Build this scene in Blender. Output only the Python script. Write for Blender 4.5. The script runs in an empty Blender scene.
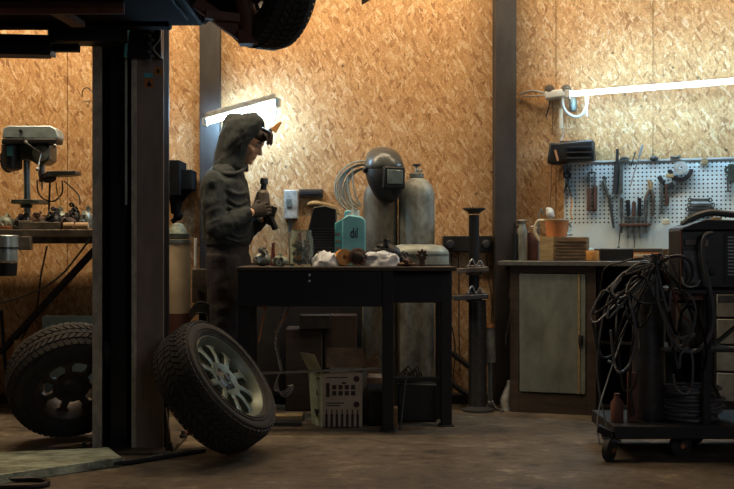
import bpy, bmesh, math, random
from mathutils import Vector, Matrix, Euler, noise
random.seed(7)
V = Vector
SC = bpy.context.scene
COL = SC.collection

# ---------------------------------------------------------------- camera
F = 1020.0; HZ = 250.0; CAMZ = 0.98
cam = bpy.data.cameras.new('camera'); camo = bpy.data.objects.new('camera', cam); COL.objects.link(camo)
cam.sensor_width = 36; cam.lens = 36 * F / 734; cam.shift_y = (HZ - 244.5) / 734
cam.clip_start = 0.05
camo.location = (0, 0, CAMZ); camo.rotation_euler = (math.pi / 2, 0, 0)
SC.camera = camo
SC.view_settings.view_transform = 'Standard'; SC.view_settings.look = 'None'
SC.view_settings.exposure = 0.12; SC.view_settings.gamma = 1; SC.view_settings.use_curve_mapping = False
W = bpy.data.worlds.new('world'); SC.world = W; W.use_nodes = True
W.node_tree.nodes['Background'].inputs[0].default_value = (0.25, 0.35, 0.6, 1)
W.node_tree.nodes['Background'].inputs[1].default_value = 0.02

def area(name, loc, target, sx, sy, power, color):
    l = bpy.data.lights.new(name, 'AREA'); l.shape = 'RECTANGLE'; l.size = sx; l.size_y = sy
    l.energy = power; l.color = color
    o = bpy.data.objects.new(name, l); COL.objects.link(o); o.location = loc
    d = V(target) - V(loc); o.rotation_euler = d.to_track_quat('-Z', 'Y').to_euler()
    return o
# ceiling strip lights that wash the boarded wall
area('ceiling_strip_light', (-0.4, 5.75, 3.55), (-0.4, 6.6, 1.9), 2.6, 0.12, 56, (1, 0.78, 0.50))
area('ceiling_strip_light', (2.0, 5.2, 3.55), (2.2, 6.1, 1.9), 1.8, 0.12, 30, (1, 0.78, 0.50))
area('ceiling_strip_light', (-2.3, 5.6, 3.55), (-2.3, 6.6, 1.9), 1.2, 0.12, 46, (1, 0.78, 0.50))
# weak cool fill light added behind the camera, not a real source
area('front_fill_light', (2.5, -1.0, 2.6), (0.3, 5.0, 0.4), 2.4, 1.6, 19, (0.90, 0.95, 1.0))
TUBE_L = 150.0
TUBE_R = 82.0

# ---------------------------------------------------------------- geometry helpers
def P(px, py, Y): return V(((px - 367) / F * Y, Y, CAMZ + (HZ - py) / F * Y))
def GX(px, Y): return (px - 367) / F * Y
def GZ(py, Y): return CAMZ + (HZ - py) / F * Y
C0 = V((0.912, 6.6, 0)); AL = math.atan(0.32)
WT = V((math.cos(AL), -math.sin(AL), 0)); WN = V((-math.sin(AL), -math.cos(AL), 0))
def PW(px, py, d):
    r = V(((px - 367) / F, 1, (HZ - py) / F)); o = V((0, 0, CAMZ))
    t = (d - (o - C0).dot(WN)) / r.dot(WN)
    return o + r * t
def UW(px, d): return (PW(px, 250, d) - C0).dot(WT)
MW = Matrix.Translation(C0) @ Matrix.Rotation(-AL, 4, 'Z')      # local x along the right wall, -y out of it

class MB:
    def __init__(s, M=None):
        s.bm = bmesh.new(); s.M = M or Matrix.Identity(4)
    def v(s, p): return s.bm.verts.new(s.M @ V(p))
    def f(s, vs):
        try: return s.bm.faces.new(vs)
        except ValueError: return None
    def box(s, x0, x1, y0, y1, z0, z1):
        a = [s.v((x, y, z)) for z in (z0, z1) for y in (y0, y1) for x in (x0, x1)]
        for q in ((0,2,3,1),(4,5,7,6),(0,1,5,4),(2,6,7,3),(0,4,6,2),(1,3,7,5)): s.f([a[i] for i in q])
        return s
    def cbox(s, c, sx, sy, sz, R=None):
        R = R or Matrix.Identity(3); c = V(c)
        a = [s.v(c + R @ V((x, y, z))) for z in (-sz/2, sz/2) for y in (-sy/2, sy/2) for x in (-sx/2, sx/2)]
        for q in ((0,2,3,1),(4,5,7,6),(0,1,5,4),(2,6,7,3),(0,4,6,2),(1,3,7,5)): s.f([a[i] for i in q])
        return s
    def frame(s, p, q):
        d = (V(q) - V(p)).normalized()
        up = V((0, 0, 1)) if abs(d.z) < 0.95 else V((0, 1, 0))
        u = d.cross(up).normalized(); w = u.cross(d).normalized()
        return d, u, w
    def sq(s, p, q, w, h, w2=None, h2=None):
        p, q = V(p), V(q); d, u, k = s.frame(p, q); w2 = w2 or w; h2 = h2 or h
        a = [s.v(c + u * x * ww / 2 + k * z * hh / 2) for c, ww, hh in ((p, w, h), (q, w2, h2)) for x, z in ((-1,-1),(1,-1),(1,1),(-1,1))]
        for f in ((3,2,1,0),(4,5,6,7),(0,1,5,4),(1,2,6,5),(2,3,7,6),(3,0,4,7)): s.f([a[i] for i in f])
        return s
    def rings(s, rs, close=False, caps=True):
        R = [[s.v(p) for p in r] for r in rs]; n = len(R[0])
        m = len(R)
        for i in range(m if close else m - 1):
            A, B = R[i], R[(i + 1) % m]
            for j in range(n): s.f([A[j], A[(j+1) % n], B[(j+1) % n], B[j]])
        if caps and not close:
            s.f(R[0][::-1]); s.f(R[-1])
        return s
    def bar(s, p, q, r, r2=None, n=14):
        p, q = V(p), V(q); d, u, k = s.frame(p, q); r2 = r if r2 is None else r2
        s.rings([[c + (u * math.cos(t) + k * math.sin(t)) * rr for t in [2*math.pi*i/n for i in range(n)]] for c, rr in ((p, r), (q, r2))])
        return s
    def tube(s, pts, r, n=7, smooth=6, close=False):
        pts = [V(p) for p in pts]
        if smooth and len(pts) > 2:
            out = []; m = len(pts)
            for i in range(m if close else m - 1):
                g = lambda k: pts[k % m] if close else pts[max(0, min(m - 1, k))]
                p0, p1, p2, p3 = g(i-1), g(i), g(i+1), g(i+2)
                for j in range(smooth):
                    t = j / smooth
                    out.append(0.5*((2*p1)+(-p0+p2)*t+(2*p0-5*p1+4*p2-p3)*t*t+(-p0+3*p1-3*p2+p3)*t**3))
            if not close: out.append(pts[-1])
            pts = out
        d0 = (pts[1] - pts[0]).normalized()
        u = d0.orthogonal().normalized(); rs = []; m = len(pts)
        for i, p in enumerate(pts):
            a = pts[(i-1) % m] if (close or i > 0) else p; b = pts[(i+1) % m] if (close or i < m-1) else p
            d = (b - a)
            d = d.normalized() if d.length > 1e-9 else d0
            u = (u - d * u.dot(d))
            u = u.normalized() if u.length > 1e-6 else d.orthogonal().normalized()
            w = d.cross(u); rr = r(i/(m-1)) if callable(r) else r
            rs.append([p + (u*math.cos(t) + w*math.sin(t))*rr for t in [2*math.pi*k/n for k in range(n)]])
        s.rings(rs, close=close); return s
    def lathe(s, prof, c, ax=(0,0,1), n=24, close=False):
        c = V(c); ax = V(ax).normalized(); u = ax.orthogonal().normalized(); w = ax.cross(u)
        rs = [[c + ax*z + (u*math.cos(t)+w*math.sin(t))*max(r, 1e-4) for t in [2*math.pi*k/n for k in range(n)]] for r, z in prof]
        s.rings(rs, close=close); return s
    def sph(s, c, r, n=14, m=9, R=None):
        if not hasattr(r, '__len__'): r = (r, r, r)
        c = V(c); R = R or Matrix.Identity(3)
        rs = []
        for i in range(m + 1):
            a = -math.pi/2 + math.pi*i/m; ca = max(math.cos(a), 0.02)
            rs.append([c + R @ V((r[0]*ca*math.cos(t), r[1]*ca*math.sin(t), r[2]*math.sin(a))) for t in [2*math.pi*k/n for k in range(n)]])
        s.rings(rs); return s
    def prism(s, poly, y0, y1):
        A = [s.v((x, y0, z)) for x, z in poly]; B = [s.v((x, y1, z)) for x, z in poly]; n = len(poly)
        s.f(A); s.f(B[::-1])
        for i in range(n): s.f([A[i], B[i], B[(i+1) % n], A[(i+1) % n]])
        return s
    def loft(s, secs, n=18):
        rs = []
        for c, U, W_ in secs:
            rs.append([V(c) + V(U)*math.cos(t) + V(W_)*math.sin(t) for t in [2*math.pi*k/n for k in range(n)]])
        s.rings(rs); return s
    def build(s, name, mat, parent=None, bev=0, remesh=0, smooth_it=0, sub=0, ang=0.7, flat=False):
        bm = s.bm
        if parent is not None: bm.transform(WM(parent).inverted())
        bmesh.ops.recalc_face_normals(bm, faces=bm.faces)
        for f in bm.faces: f.smooth = not flat
        for e in bm.edges:
            if len(e.link_faces) == 2: e.smooth = e.calc_face_angle(0) < ang
        me = bpy.data.meshes.new(name); bm.to_mesh(me); bm.free()
        me.materials.append(mat)
        o = bpy.data.objects.new(name, me); COL.objects.link(o)
        if parent is not None: o.parent = parent
        if remesh:
            m = o.modifiers.new('r', 'REMESH'); m.mode = 'VOXEL'; m.voxel_size = remesh; m.use_smooth_shade = True
        if smooth_it:
            m = o.modifiers.new('s', 'SMOOTH'); m.iterations = smooth_it; m.factor = 0.5
        if bev:
            m = o.modifiers.new('b', 'BEVEL'); m.width = bev; m.segments = 2; m.limit_method = 'ANGLE'; m.angle_limit = 0.7
        if sub:
            m = o.modifiers.new('u', 'SUBSURF'); m.levels = sub; m.render_levels = sub
        return o
def WM(o):
    m = Matrix.LocRotScale(o.location, o.rotation_euler, o.scale)
    return WM(o.parent) @ m if o.parent else m
def tag(o, label, cat, group=None):
    o['label'] = label; o['category'] = cat
    if group: o['group'] = group
    return o
def thing(name, label, cat, loc=(0,0,0), rz=0, group=None):
    o = bpy.data.objects.new(name, None); COL.objects.link(o); o.location = loc; o.rotation_euler = (0, 0, rz)
    o.empty_display_size = 0.1
    return tag(o, label, cat, group)
def struct(o): o['kind'] = 'structure'; return o
def lab(o, t): o['label'] = t; return o

# ---------------------------------------------------------------- materials
def mat(name, col, rough=0.6, metal=0.0, var=0.25, scale=12, bump=0.1, col2=None, emit=None, es=0, trans=0, spec=0.5, stretch=(1,1,1), thr=(0.35,0.65)):
    m = bpy.data.materials.new(name); m.use_nodes = True; nt = m.node_tree; N = nt.nodes; L = nt.links
    b = N['Principled BSDF']; b.inputs['Roughness'].default_value = rough; b.inputs['Metallic'].default_value = metal
    b.inputs['Specular IOR Level'].default_value = spec
    tc = N.new('ShaderNodeTexCoord'); mp = N.new('ShaderNodeMapping'); L.new(tc.outputs['Object'], mp.inputs[0]); mp.inputs['Scale'].default_value = stretch
    nz = N.new('ShaderNodeTexNoise'); nz.inputs['Scale'].default_value = scale; nz.inputs['Detail'].default_value = 6; nz.inputs['Roughness'].default_value = 0.65
    L.new(mp.outputs[0], nz.inputs[0])
    r = N.new('ShaderNodeValToRGB'); L.new(nz.outputs[0], r.inputs[0])
    c2 = col2 or tuple(c*(1-var) for c in col); c1 = col if col2 else tuple(min(1, c*(1+var*0.6)) for c in col)
    r.color_ramp.elements[0].position = thr[0]; r.color_ramp.elements[1].position = thr[1]
    r.color_ramp.elements[0].color = (*c2, 1); r.color_ramp.elements[1].color = (*c1, 1)
    L.new(r.outputs[0], b.inputs['Base Color'])
    if bump:
        bp = N.new('ShaderNodeBump'); bp.inputs['Strength'].default_value = bump; bp.inputs['Distance'].default_value = 0.01
        L.new(nz.outputs[0], bp.inputs['Height']); L.new(bp.outputs[0], b.inputs['Normal'])
    if emit: b.inputs['Emission Color'].default_value = (*emit, 1); b.inputs['Emission Strength'].default_value = es
    if trans: b.inputs['Transmission Weight'].default_value = trans; b.inputs['IOR'].default_value = 1.3
    return m
def osb_mat():
    m = bpy.data.materials.new('osb_board'); m.use_nodes = True; nt = m.node_tree; N = nt.nodes; L = nt.links
    b = N['Principled BSDF']; b.inputs['Roughness'].default_value = 0.62; b.inputs['Specular IOR Level'].default_value = 0.35
    tc = N.new('ShaderNodeTexCoord')
    def layer(rot, sx, sz, off):
        mp = N.new('ShaderNodeMapping'); mp.inputs['Rotation'].default_value = (0, rot, 0); mp.inputs['Location'].default_value = (off, 0, off*1.7)
        L.new(tc.outputs['Object'], mp.inputs[0])
        wn = N.new('ShaderNodeTexNoise'); wn.inputs['Scale'].default_value = 9; L.new(mp.outputs[0], wn.inputs[0])
        mx = N.new('ShaderNodeVectorMath'); mx.operation = 'SCALE'; mx.inputs[3].default_value = 0.02
        L.new(wn.outputs['Color'], mx.inputs[0])
        ad = N.new('ShaderNodeVectorMath'); ad.operation = 'ADD'; L.new(mp.outputs[0], ad.inputs[0]); L.new(mx.outputs[0], ad.inputs[1])
        sc = N.new('ShaderNodeVectorMath'); sc.operation = 'MULTIPLY'; sc.inputs[1].default_value = (sx, 3, sz); L.new(ad.outputs[0], sc.inputs[0])
        vo = N.new('ShaderNodeTexVoronoi'); vo.inputs['Scale'].default_value = 1; vo.inputs['Randomness'].default_value = 1; L.new(sc.outputs[0], vo.inputs[0])
        sep = N.new('ShaderNodeSeparateColor'); L.new(vo.outputs['Color'], sep.inputs[0])
        return sep, vo
    a, va = layer(0.08, 84, 24, 0.0); c, vc = layer(-0.5, 74, 24, 3.1); d, vd = layer(0.55, 78, 22, 7.7)
    def mix(fac, x, y):
        k = N.new('ShaderNodeMix'); k.data_type = 'FLOAT'; L.new(fac, k.inputs[0]); L.new(x, k.inputs[2]); L.new(y, k.inputs[3]); return k.outputs[0]
    def step(x, t):
        k = N.new('ShaderNodeMath'); k.operation = 'GREATER_THAN'; k.inputs[1].default_value = t; L.new(x, k.inputs[0]); return k.outputs[0]
    v1 = mix(step(c.outputs[1], 0.55), a.outputs[0], c.outputs[0])
    v2 = mix(step(d.outputs[1], 0.62), v1, d.outputs[0])
    ramp = N.new('ShaderNodeValToRGB'); L.new(v2, ramp.inputs[0])
    E = ramp.color_ramp.elements
    E[0].position = 0.0; E[0].color = (0.31, 0.150, 0.062, 1)
    E[1].position = 1.0; E[1].color = (0.68, 0.49, 0.30, 1)
    for p, cc in ((0.12, (0.44, 0.235, 0.10)), (0.45, (0.54, 0.305, 0.135)), (0.75, (0.59, 0.35, 0.165))):
        e = E.new(p); e.color = (*cc, 1)
    fine = N.new('ShaderNodeTexNoise'); fine.inputs['Scale'].default_value = 90; fine.inputs['Detail'].default_value = 3; L.new(tc.outputs['Object'], fine.inputs[0])
    big = N.new('ShaderNodeTexNoise'); big.inputs['Scale'].default_value = 1.6; big.inputs['Detail'].default_value = 4; L.new(tc.outputs['Object'], big.inputs[0])
    mr = N.new('ShaderNodeMapRange'); L.new(fine.outputs[0], mr.inputs[0]); mr.inputs[1].default_value = 0.3; mr.inputs[2].default_value = 0.7; mr.inputs[3].default_value = 0.72; mr.inputs[4].default_value = 1.18
    mr2 = N.new('ShaderNodeMapRange'); L.new(big.outputs[0], mr2.inputs[0]); mr2.inputs[1].default_value = 0.3; mr2.inputs[2].default_value = 0.7; mr2.inputs[3].default_value = 0.85; mr2.inputs[4].default_value = 1.12
    mm = N.new('ShaderNodeMath'); mm.operation = 'MULTIPLY'; L.new(mr.outputs[0], mm.inputs[0]); L.new(mr2.outputs[0], mm.inputs[1])
    sc = N.new('ShaderNodeVectorMath'); sc.operation = 'SCALE'; L.new(ramp.outputs[0], sc.inputs[0]); L.new(mm.outputs[0], sc.inputs[3])
    # dark knots and bark flecks
    kv = N.new('ShaderNodeTexVoronoi'); kv.inputs['Scale'].default_value = 7; L.new(tc.outputs['Object'], kv.inputs[0])
    kr = N.new('ShaderNodeMapRange'); L.new(kv.outputs['Distance'], kr.inputs[0]); kr.inputs[1].default_value = 0.04; kr.inputs[2].default_value = 0.09; kr.inputs[3].default_value = 0.3; kr.inputs[4].default_value = 1
    s2 = N.new('ShaderNodeVectorMath'); s2.operation = 'SCALE'; L.new(sc.outputs[0], s2.inputs[0]); L.new(kr.outputs[0], s2.inputs[3])
    L.new(s2.outputs[0], b.inputs['Base Color'])
    bp = N.new('ShaderNodeBump'); bp.inputs['Strength'].default_value = 0.35; bp.inputs['Distance'].default_value = 0.004; L.new(v2, bp.inputs['Height']); L.new(bp.outputs[0], b.inputs['Normal'])
    return m
def floor_mat():
    m = bpy.data.materials.new('dirty_concrete'); m.use_nodes = True; nt = m.node_tree; N = nt.nodes; L = nt.links
    b = N['Principled BSDF']
    tc = N.new('ShaderNodeTexCoord')
    def nz(s, d, st=(1,1,1)):
        mp = N.new('ShaderNodeMapping'); mp.inputs['Scale'].default_value = st; mp.inputs['Rotation'].default_value = (0, 0, .25); L.new(tc.outputs['Object'], mp.inputs[0])
        n = N.new('ShaderNodeTexNoise'); n.inputs['Scale'].default_value = s; n.inputs['Detail'].default_value = d; n.inputs['Roughness'].default_value = 0.7; L.new(mp.outputs[0], n.inputs[0]); return n
    a = nz(3.0, 10); c = nz(16, 10, (0.8, 1.3, 1)); g = nz(1.4, 6)
    mx = N.new('ShaderNodeMix'); mx.data_type = 'FLOAT'; mx.inputs[0].default_value = 0.5; L.new(a.outputs[0], mx.inputs[2]); L.new(c.outputs[0], mx.inputs[3])
    r = N.new('ShaderNodeValToRGB'); L.new(mx.outputs[0], r.inputs[0]); E = r.color_ramp.elements
    E[0].position = 0.40; E[0].color = (0.035, 0.027, 0.020, 1); E[1].position = 0.64; E[1].color = (0.33, 0.265, 0.19, 1)
    e = E.new(0.47); e.color = (0.098, 0.072, 0.050, 1); e = E.new(0.55); e.color = (0.135, 0.105, 0.074, 1)
    L.new(r.outputs[0], b.inputs['Base Color'])
    rr = N.new('ShaderNodeMapRange'); L.new(g.outputs[0], rr.inputs[0]); rr.inputs[1].default_value = 0.35; rr.inputs[2].default_value = 0.65; rr.inputs[3].default_value = 0.42; rr.inputs[4].default_value = 0.75
    L.new(rr.outputs[0], b.inputs['Roughness'])
    bp = N.new('ShaderNodeBump'); bp.inputs['Strength'].default_value = 0.4; bp.inputs['Distance'].default_value = 0.012; L.new(mx.outputs[0], bp.inputs['Height']); L.new(bp.outputs[0], b.inputs['Normal'])
    return m
def peg_mat():
    m = bpy.data.materials.new('perforated_sheet'); m.use_nodes = True; nt = m.node_tree; N = nt.nodes; L = nt.links
    b = N['Principled BSDF']; b.inputs['Roughness'].default_value = 0.35; b.inputs['Metallic'].default_value = 0.15
    tc = N.new('ShaderNodeTexCoord'); s = N.new('ShaderNodeSeparateXYZ'); L.new(tc.outputs['Object'], s.inputs[0])
    def M(op, a, c=None):
        k = N.new('ShaderNodeMath'); k.operation = op
        if isinstance(a, (int, float)): k.inputs[0].default_value = a
        else: L.new(a, k.inputs[0])
        if c is not None:
            if isinstance(c, (int, float)): k.inputs[1].default_value = c
            else: L.new(c, k.inputs[1])
        return k.outputs[0]
    def cell(o): return M('SUBTRACT', M('FRACT', M('MULTIPLY', o, 1/0.0256)), 0.5)
    x = cell(s.outputs[0]); z = cell(s.outputs[2])
    d = M('SQRT', M('ADD', M('MULTIPLY', x, x), M('MULTIPLY', z, z)))
    hole = M('MULTIPLY', M('LESS_THAN', d, 0.21), M('GREATER_THAN', s.outputs[2], 0.148))
    nz = N.new('ShaderNodeTexNoise'); nz.inputs['Scale'].default_value = 5; nz.inputs['Detail'].default_value = 6; L.new(tc.outputs['Object'], nz.inputs[0])
    r = N.new('ShaderNodeValToRGB'); L.new(nz.outputs[0], r.inputs[0]); r.color_ramp.elements[0].position = 0.3; r.color_ramp.elements[0].color = (0.62, 0.76, 0.80, 1); r.color_ramp.elements[1].position = 0.7; r.color_ramp.elements[1].color = (0.82, 0.93, 0.96, 1)
    k = N.new('ShaderNodeMix'); k.data_type = 'RGBA'; L.new(hole, k.inputs[0]); L.new(r.outputs[0], k.inputs[6]); k.inputs[7].default_value = (0.03, 0.02, 0.015, 1)
    L.new(k.outputs[2], b.inputs['Base Color'])
    return m
M_ = {}
def MM(k, *a, **kw): M_[k] = mat(k, *a, **kw)
OSB = osb_mat(); FLOOR = floor_mat(); PEG = peg_mat()
MM('black_paint', (0.009, 0.009, 0.012), 0.55, bump=0.15)
MM('black_plastic', (0.013, 0.013, 0.015), 0.42)
MM('column_paint', (0.050, 0.042, 0.040), 0.55, col2=(0.026, 0.021, 0.021), scale=9, stretch=(1,1,.4))
MM('lift_paint', (0.38, 0.29, 0.25), 0.7, col2=(0.25, 0.19, 0.165), scale=7, stretch=(1.5,1.5,.5))
MM('lift_edge', (0.72, 0.63, 0.50), 0.6, col2=(0.40, 0.34, 0.27), scale=22, stretch=(1,1,.5))
MM('matte_black', (0.010, 0.010, 0.011), 0.95, spec=0.05)
MM('rod_grey', (0.42, 0.45, 0.42), 0.6)
MM('rubber', (0.024, 0.022, 0.022), 0.72, scale=40, bump=0.2)
MM('rubber_dusty', (0.040, 0.035, 0.032), 0.8, scale=25, bump=0.2, col2=(0.024,0.022,0.021))
MM('rim_silver', (0.16, 0.195, 0.165), 0.42, 0.5, col2=(0.13,0.14,0.11), scale=18)
MM('rim_dark', (0.07, 0.055, 0.05), 0.5, 0.4)
MM('steel', (0.42, 0.42, 0.41), 0.38, 0.85, scale=30)
MM('dark_steel', (0.085, 0.085, 0.09), 0.42, 0.7, scale=24)
MM('tool_steel', (0.17, 0.185, 0.175), 0.45, 0.5, scale=24, col2=(0.07,0.075,0.075))
MM('tool_brown', (0.10, 0.045, 0.03), 0.6)
MM('rusty_steel', (0.16, 0.085, 0.05), 0.65, 0.4, col2=(0.06,0.04,0.035), scale=20)
MM('galvanised', (0.50, 0.57, 0.48), 0.5, 0.25, col2=(0.12,0.14,0.11), scale=16, stretch=(.5,1,1), bump=.3)
MM('cylinder_grey', (0.36, 0.38, 0.35), 0.5, 0.2, col2=(0.10, 0.095, 0.08), scale=14, stretch=(1,1,.6), thr=(.3,.6))
MM('cylinder_olive', (0.235, 0.22, 0.175), 0.55, 0.2, col2=(0.10, 0.085, 0.065), scale=14, stretch=(1,1,.6))
MM('drum_grey', (0.40, 0.43, 0.38), 0.5, 0.2, col2=(0.2,0.21,0.18), scale=8)
MM('helmet', (0.085, 0.09, 0.09), 0.28, 0.1, scale=10)
MM('visor_glass', (0.30, 0.37, 0.36), 0.12, 0.4, var=.35)
MM('hose_grey', (0.34, 0.40, 0.38), 0.5, scale=60)
MM('canister_blue', (0.24, 0.66, 0.78), 0.38, col2=(0.18, 0.52, 0.62), scale=9)
MM('canister_teal', (0.14, 0.58, 0.62), 0.4)
MM('ink_black', (0.012, 0.012, 0.015), 0.6, bump=0)
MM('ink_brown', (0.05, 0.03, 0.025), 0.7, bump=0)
MM('white_plastic', (0.66, 0.68, 0.66), 0.4, var=.15)
MM('dirty_white', (0.56, 0.58, 0.56), 0.6, col2=(0.26,0.24,0.22), scale=22)
MM('cloth_white', (0.85, 0.87, 0.90), 0.85, col2=(0.55,0.57,0.60), scale=16, bump=.4)
MM('paper', (0.62, 0.56, 0.42), 0.8, var=.2)
MM('card', (0.50, 0.29, 0.15), 0.85, col2=(0.22,0.13,0.075), scale=10)
MM('card_white', (0.58, 0.49, 0.38), 0.8, col2=(0.42,0.35,0.27), scale=8)
MM('card_side_lit', (0.62, 0.74, 0.60), 0.8, col2=(0.36,0.44,0.33), scale=8)
MM('orange_plastic', (0.90, 0.34, 0.13), 0.42, var=.15)
MM('orange_tape', (0.62, 0.28, 0.07), 0.5)
MM('red_paint', (0.24, 0.035, 0.03), 0.45)
MM('red_brown', (0.14, 0.05, 0.03), 0.6)
MM('brick_red', (0.45, 0.12, 0.07), 0.6)
MM('copper', (0.55, 0.24, 0.10), 0.4, 0.6)
MM('wood_block', (0.27, 0.17, 0.085), 0.7, col2=(0.07,0.045,0.03), scale=14, stretch=(.35,1,3.2), thr=(.38,.6))
MM('wood_pale', (0.42, 0.30, 0.15), 0.7, col2=(0.27,0.19,0.09), scale=10, stretch=(1,1,4))
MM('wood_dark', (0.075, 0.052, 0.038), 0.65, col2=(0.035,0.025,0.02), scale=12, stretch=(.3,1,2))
MM('bench_steel', (0.20, 0.165, 0.13), 0.45, 0.4, col2=(0.07,0.058,0.05), scale=14)
MM('counter_top', (0.21, 0.21, 0.20), 0.42, 0.3, col2=(0.09,0.09,0.085), scale=18)
MM('door_grey', (0.24, 0.275, 0.25), 0.6, col2=(0.12,0.135,0.12), scale=7, stretch=(1,1,.5), bump=.15)
MM('hoodie', (0.040, 0.049, 0.052), 0.9, scale=60, bump=.35, var=.3)
MM('trouser', (0.040, 0.034, 0.037), 0.9, scale=50, bump=.35, var=.35)
MM('glove', (0.045, 0.034, 0.027), 0.75, scale=40)
MM('boot', (0.025, 0.02, 0.018), 0.6)
MM('skin', (0.74, 0.42, 0.26), 0.55, var=.12, scale=20, bump=.05)
MM('hair', (0.035, 0.02, 0.013), 0.6, scale=80, bump=.5)
MM('cable_black', (0.018, 0.017, 0.018), 0.5)
MM('cable_grey', (0.10, 0.10, 0.11), 0.45)
MM('cable_silver', (0.30, 0.30, 0.30), 0.4)
MM('cable_red', (0.16, 0.04, 0.03), 0.5)
MM('cable_yellow', (0.55, 0.38, 0.06), 0.5)
MM('blue_board', (0.42, 0.66, 0.76), 0.6, var=.2)
MM('tan_board', (0.45, 0.30, 0.17), 0.7, var=.2)
MM('drill_green', (0.10, 0.125, 0.105), 0.35, 0.3, col2=(0.05,0.06,0.05), scale=18)
MM('drill_cover', (0.48, 0.60, 0.63), 0.28, 0.35, col2=(0.3,0.38,0.41), scale=14)
MM('motor_silver', (0.52, 0.62, 0.64), 0.3, 0.7)
MM('pale_drum', (0.52, 0.40, 0.25), 0.7, col2=(0.38,0.28,0.17), scale=6)
MM('tin_grey', (0.25, 0.28, 0.27), 0.4, 0.5)
MM('sticker_orange', (0.55, 0.20, 0.07), 0.5, var=.1)
MM('car_under', (0.008, 0.005, 0.006), 0.9, spec=0.1)
MM('drawer_grey', (0.30, 0.31, 0.29), 0.45, 0.2, col2=(0.16,0.165,0.15), scale=9)
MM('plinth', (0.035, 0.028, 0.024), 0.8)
MM('concrete', (0.12, 0.11, 0.10), 0.85)
MM('dark_ceiling', (0.06, 0.05, 0.045), 0.9)
GLASS = mat('jar_glass', (0.80, 0.90, 0.86), 0.08, bump=0, var=.02, trans=0.92)
TL = mat('tube_glow_cool', (0.9, 0.95, 1), 0.4, emit=(0.38, 0.70, 1.0), es=TUBE_L, bump=0)
TR = mat('tube_glow_bench', (0.9, 0.95, 1), 0.4, emit=(0.36, 0.72, 1.0), es=TUBE_R, bump=0)
# ================================================================= SETTING
b = MB().box(-4.2, 4.6, -2.2, 7.2, -0.12, 0); struct(b.build('floor', FLOOR))
b = MB().box(-4.2, 4.6, -2.2, 7.2, 3.9, 4.0); struct(b.build('ceiling', M_['dark_ceiling']))
# back wall: OSB boards with thin joints, one mesh
b = MB()
xs = [-4.2, -3.20, GX(67.5, 6.6), -0.98, GX(505, 6.6), 0.915]
for i in range(len(xs) - 1):
    b.box(xs[i] + .002, xs[i+1] - .002, 6.60, 6.622, 0.0, 3.9)
b.box(-4.2, 0.915, 6.625, 6.72, 0, 3.9)
struct(b.build('wall_back', OSB))
b = MB(MW)
us = [0.0, UW(556, 0), UW(653, 0), UW(765, 0), 2.2, 3.45]
wr = bpy.data.objects.new('wall_right', bpy.data.meshes.new('t'))
for i in range(len(us) - 1):
    b.box(us[i] + .002, us[i+1] - .002, 0, .022, 0.0, 3.9)
b.box(0.0, 3.45, .025, .12, 0, 3.9)
struct(b.build('wall_right', OSB))
struct(MB().box(-4.3, -4.2, -2.2, 7.2, 0, 4).build('wall_left', M_['concrete']))
struct(MB().box(4.15, 4.25, -2.2, 5.7, 0, 4).build('wall_side', M_['concrete']))
struct(MB().box(-4.2, 4.6, -2.3, -2.2, 0, 4).build('wall_front', M_['concrete']))
# steel columns (H section)
def column(n, x0, x1, y0, y1):
    b = MB(); t = 0.012
    b.box(x0, x1, y0, y0 + t, 0, 3.9).box(x0, x1, y1 - t, y1, 0, 3.9).box((x0+x1)/2 - .02, (x0+x1)/2 + .02, y0 + t, y1 - t, 0, 3.9)
    b.box(x0+.004, x0 + .016, y0 + t, y1 - t, 0, 3.9).box(x1 - .016, x1-.004, y0 + t, y1 - t, 0, 3.9)
    return struct(b.build(n, M_['column_paint'], bev=.002))
column('trim_1', GX(199.5, 6.52), GX(219.5, 6.52), 6.52, 6.598)
column('trim_2', GX(495.5, 6.43), GX(516.5, 6.43), 6.43, 6.585)
# dark sill along the foot of the wall
struct(MB().box(-4.2, .80, 6.50, 6.598, 0.0, 0.055).build('baseboard_back', M_['plinth'], bev=.004))

# ================================================================= LIFT
YL = 5.0
def lx(px): return GX(px, YL)
lift = thing('vehicle_lift', 'tall dark two-post car lift post with short arms, standing in the left foreground', 'car lift', (lx(130), 5.05, 0))
ztop = 2.75
b = MB()    # back plate and left web of the C column
x0, x1, x2, x3 = lx(93), lx(102), lx(132), lx(137)
b.box(lx(94), lx(164), 5.12, 5.135, 0.012, ztop)
b.box(x1 - .012, x1, 5.0, 5.12, 0.012, ztop)
b.build('column', M_['black_paint'], lift)
b = MB().box(x0, x1 + .002, 4.985, 5.0, .012, ztop).box(x0, x0+.01, 5.0, 5.035, .012, ztop)
lab(b.build('flange', M_['lift_edge'], lift, bev=.002), 'worn pale brown edge flange of the post')
b = MB().box(x2, x3, 4.985, 5.0, .012, ztop).box(x2, x2+.008, 5.0, 5.03, .012, ztop)
lab(b.build('flange', M_['lift_edge'], lift, bev=.002), 'worn pale brown edge flange of the post')
b = MB().box(x3, lx(164), 4.99, 5.0, .012, ztop)
lab(b.build('side_panel', M_['lift_paint'], lift, bev=.002), 'grey brown painted side plate of the post')
MB().bar((lx(126.5), 4.99, GZ(205, 4.99)), (lx(126.5), 4.99, 2.02), .0065).build('lifting_rod', M_['rod_grey'], lift)
MB().box(lx(164) - .012, lx(164), 5.001, 5.119, .012, ztop).build('web', M_['matte_black'], lift)  # right side painted black to keep it shaded from the tube lamp
MB().box(lx(108), lx(124), 5.05, 5.11, .012, ztop-.1).build('inner_guide', M_['black_plastic'], lift)
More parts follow.
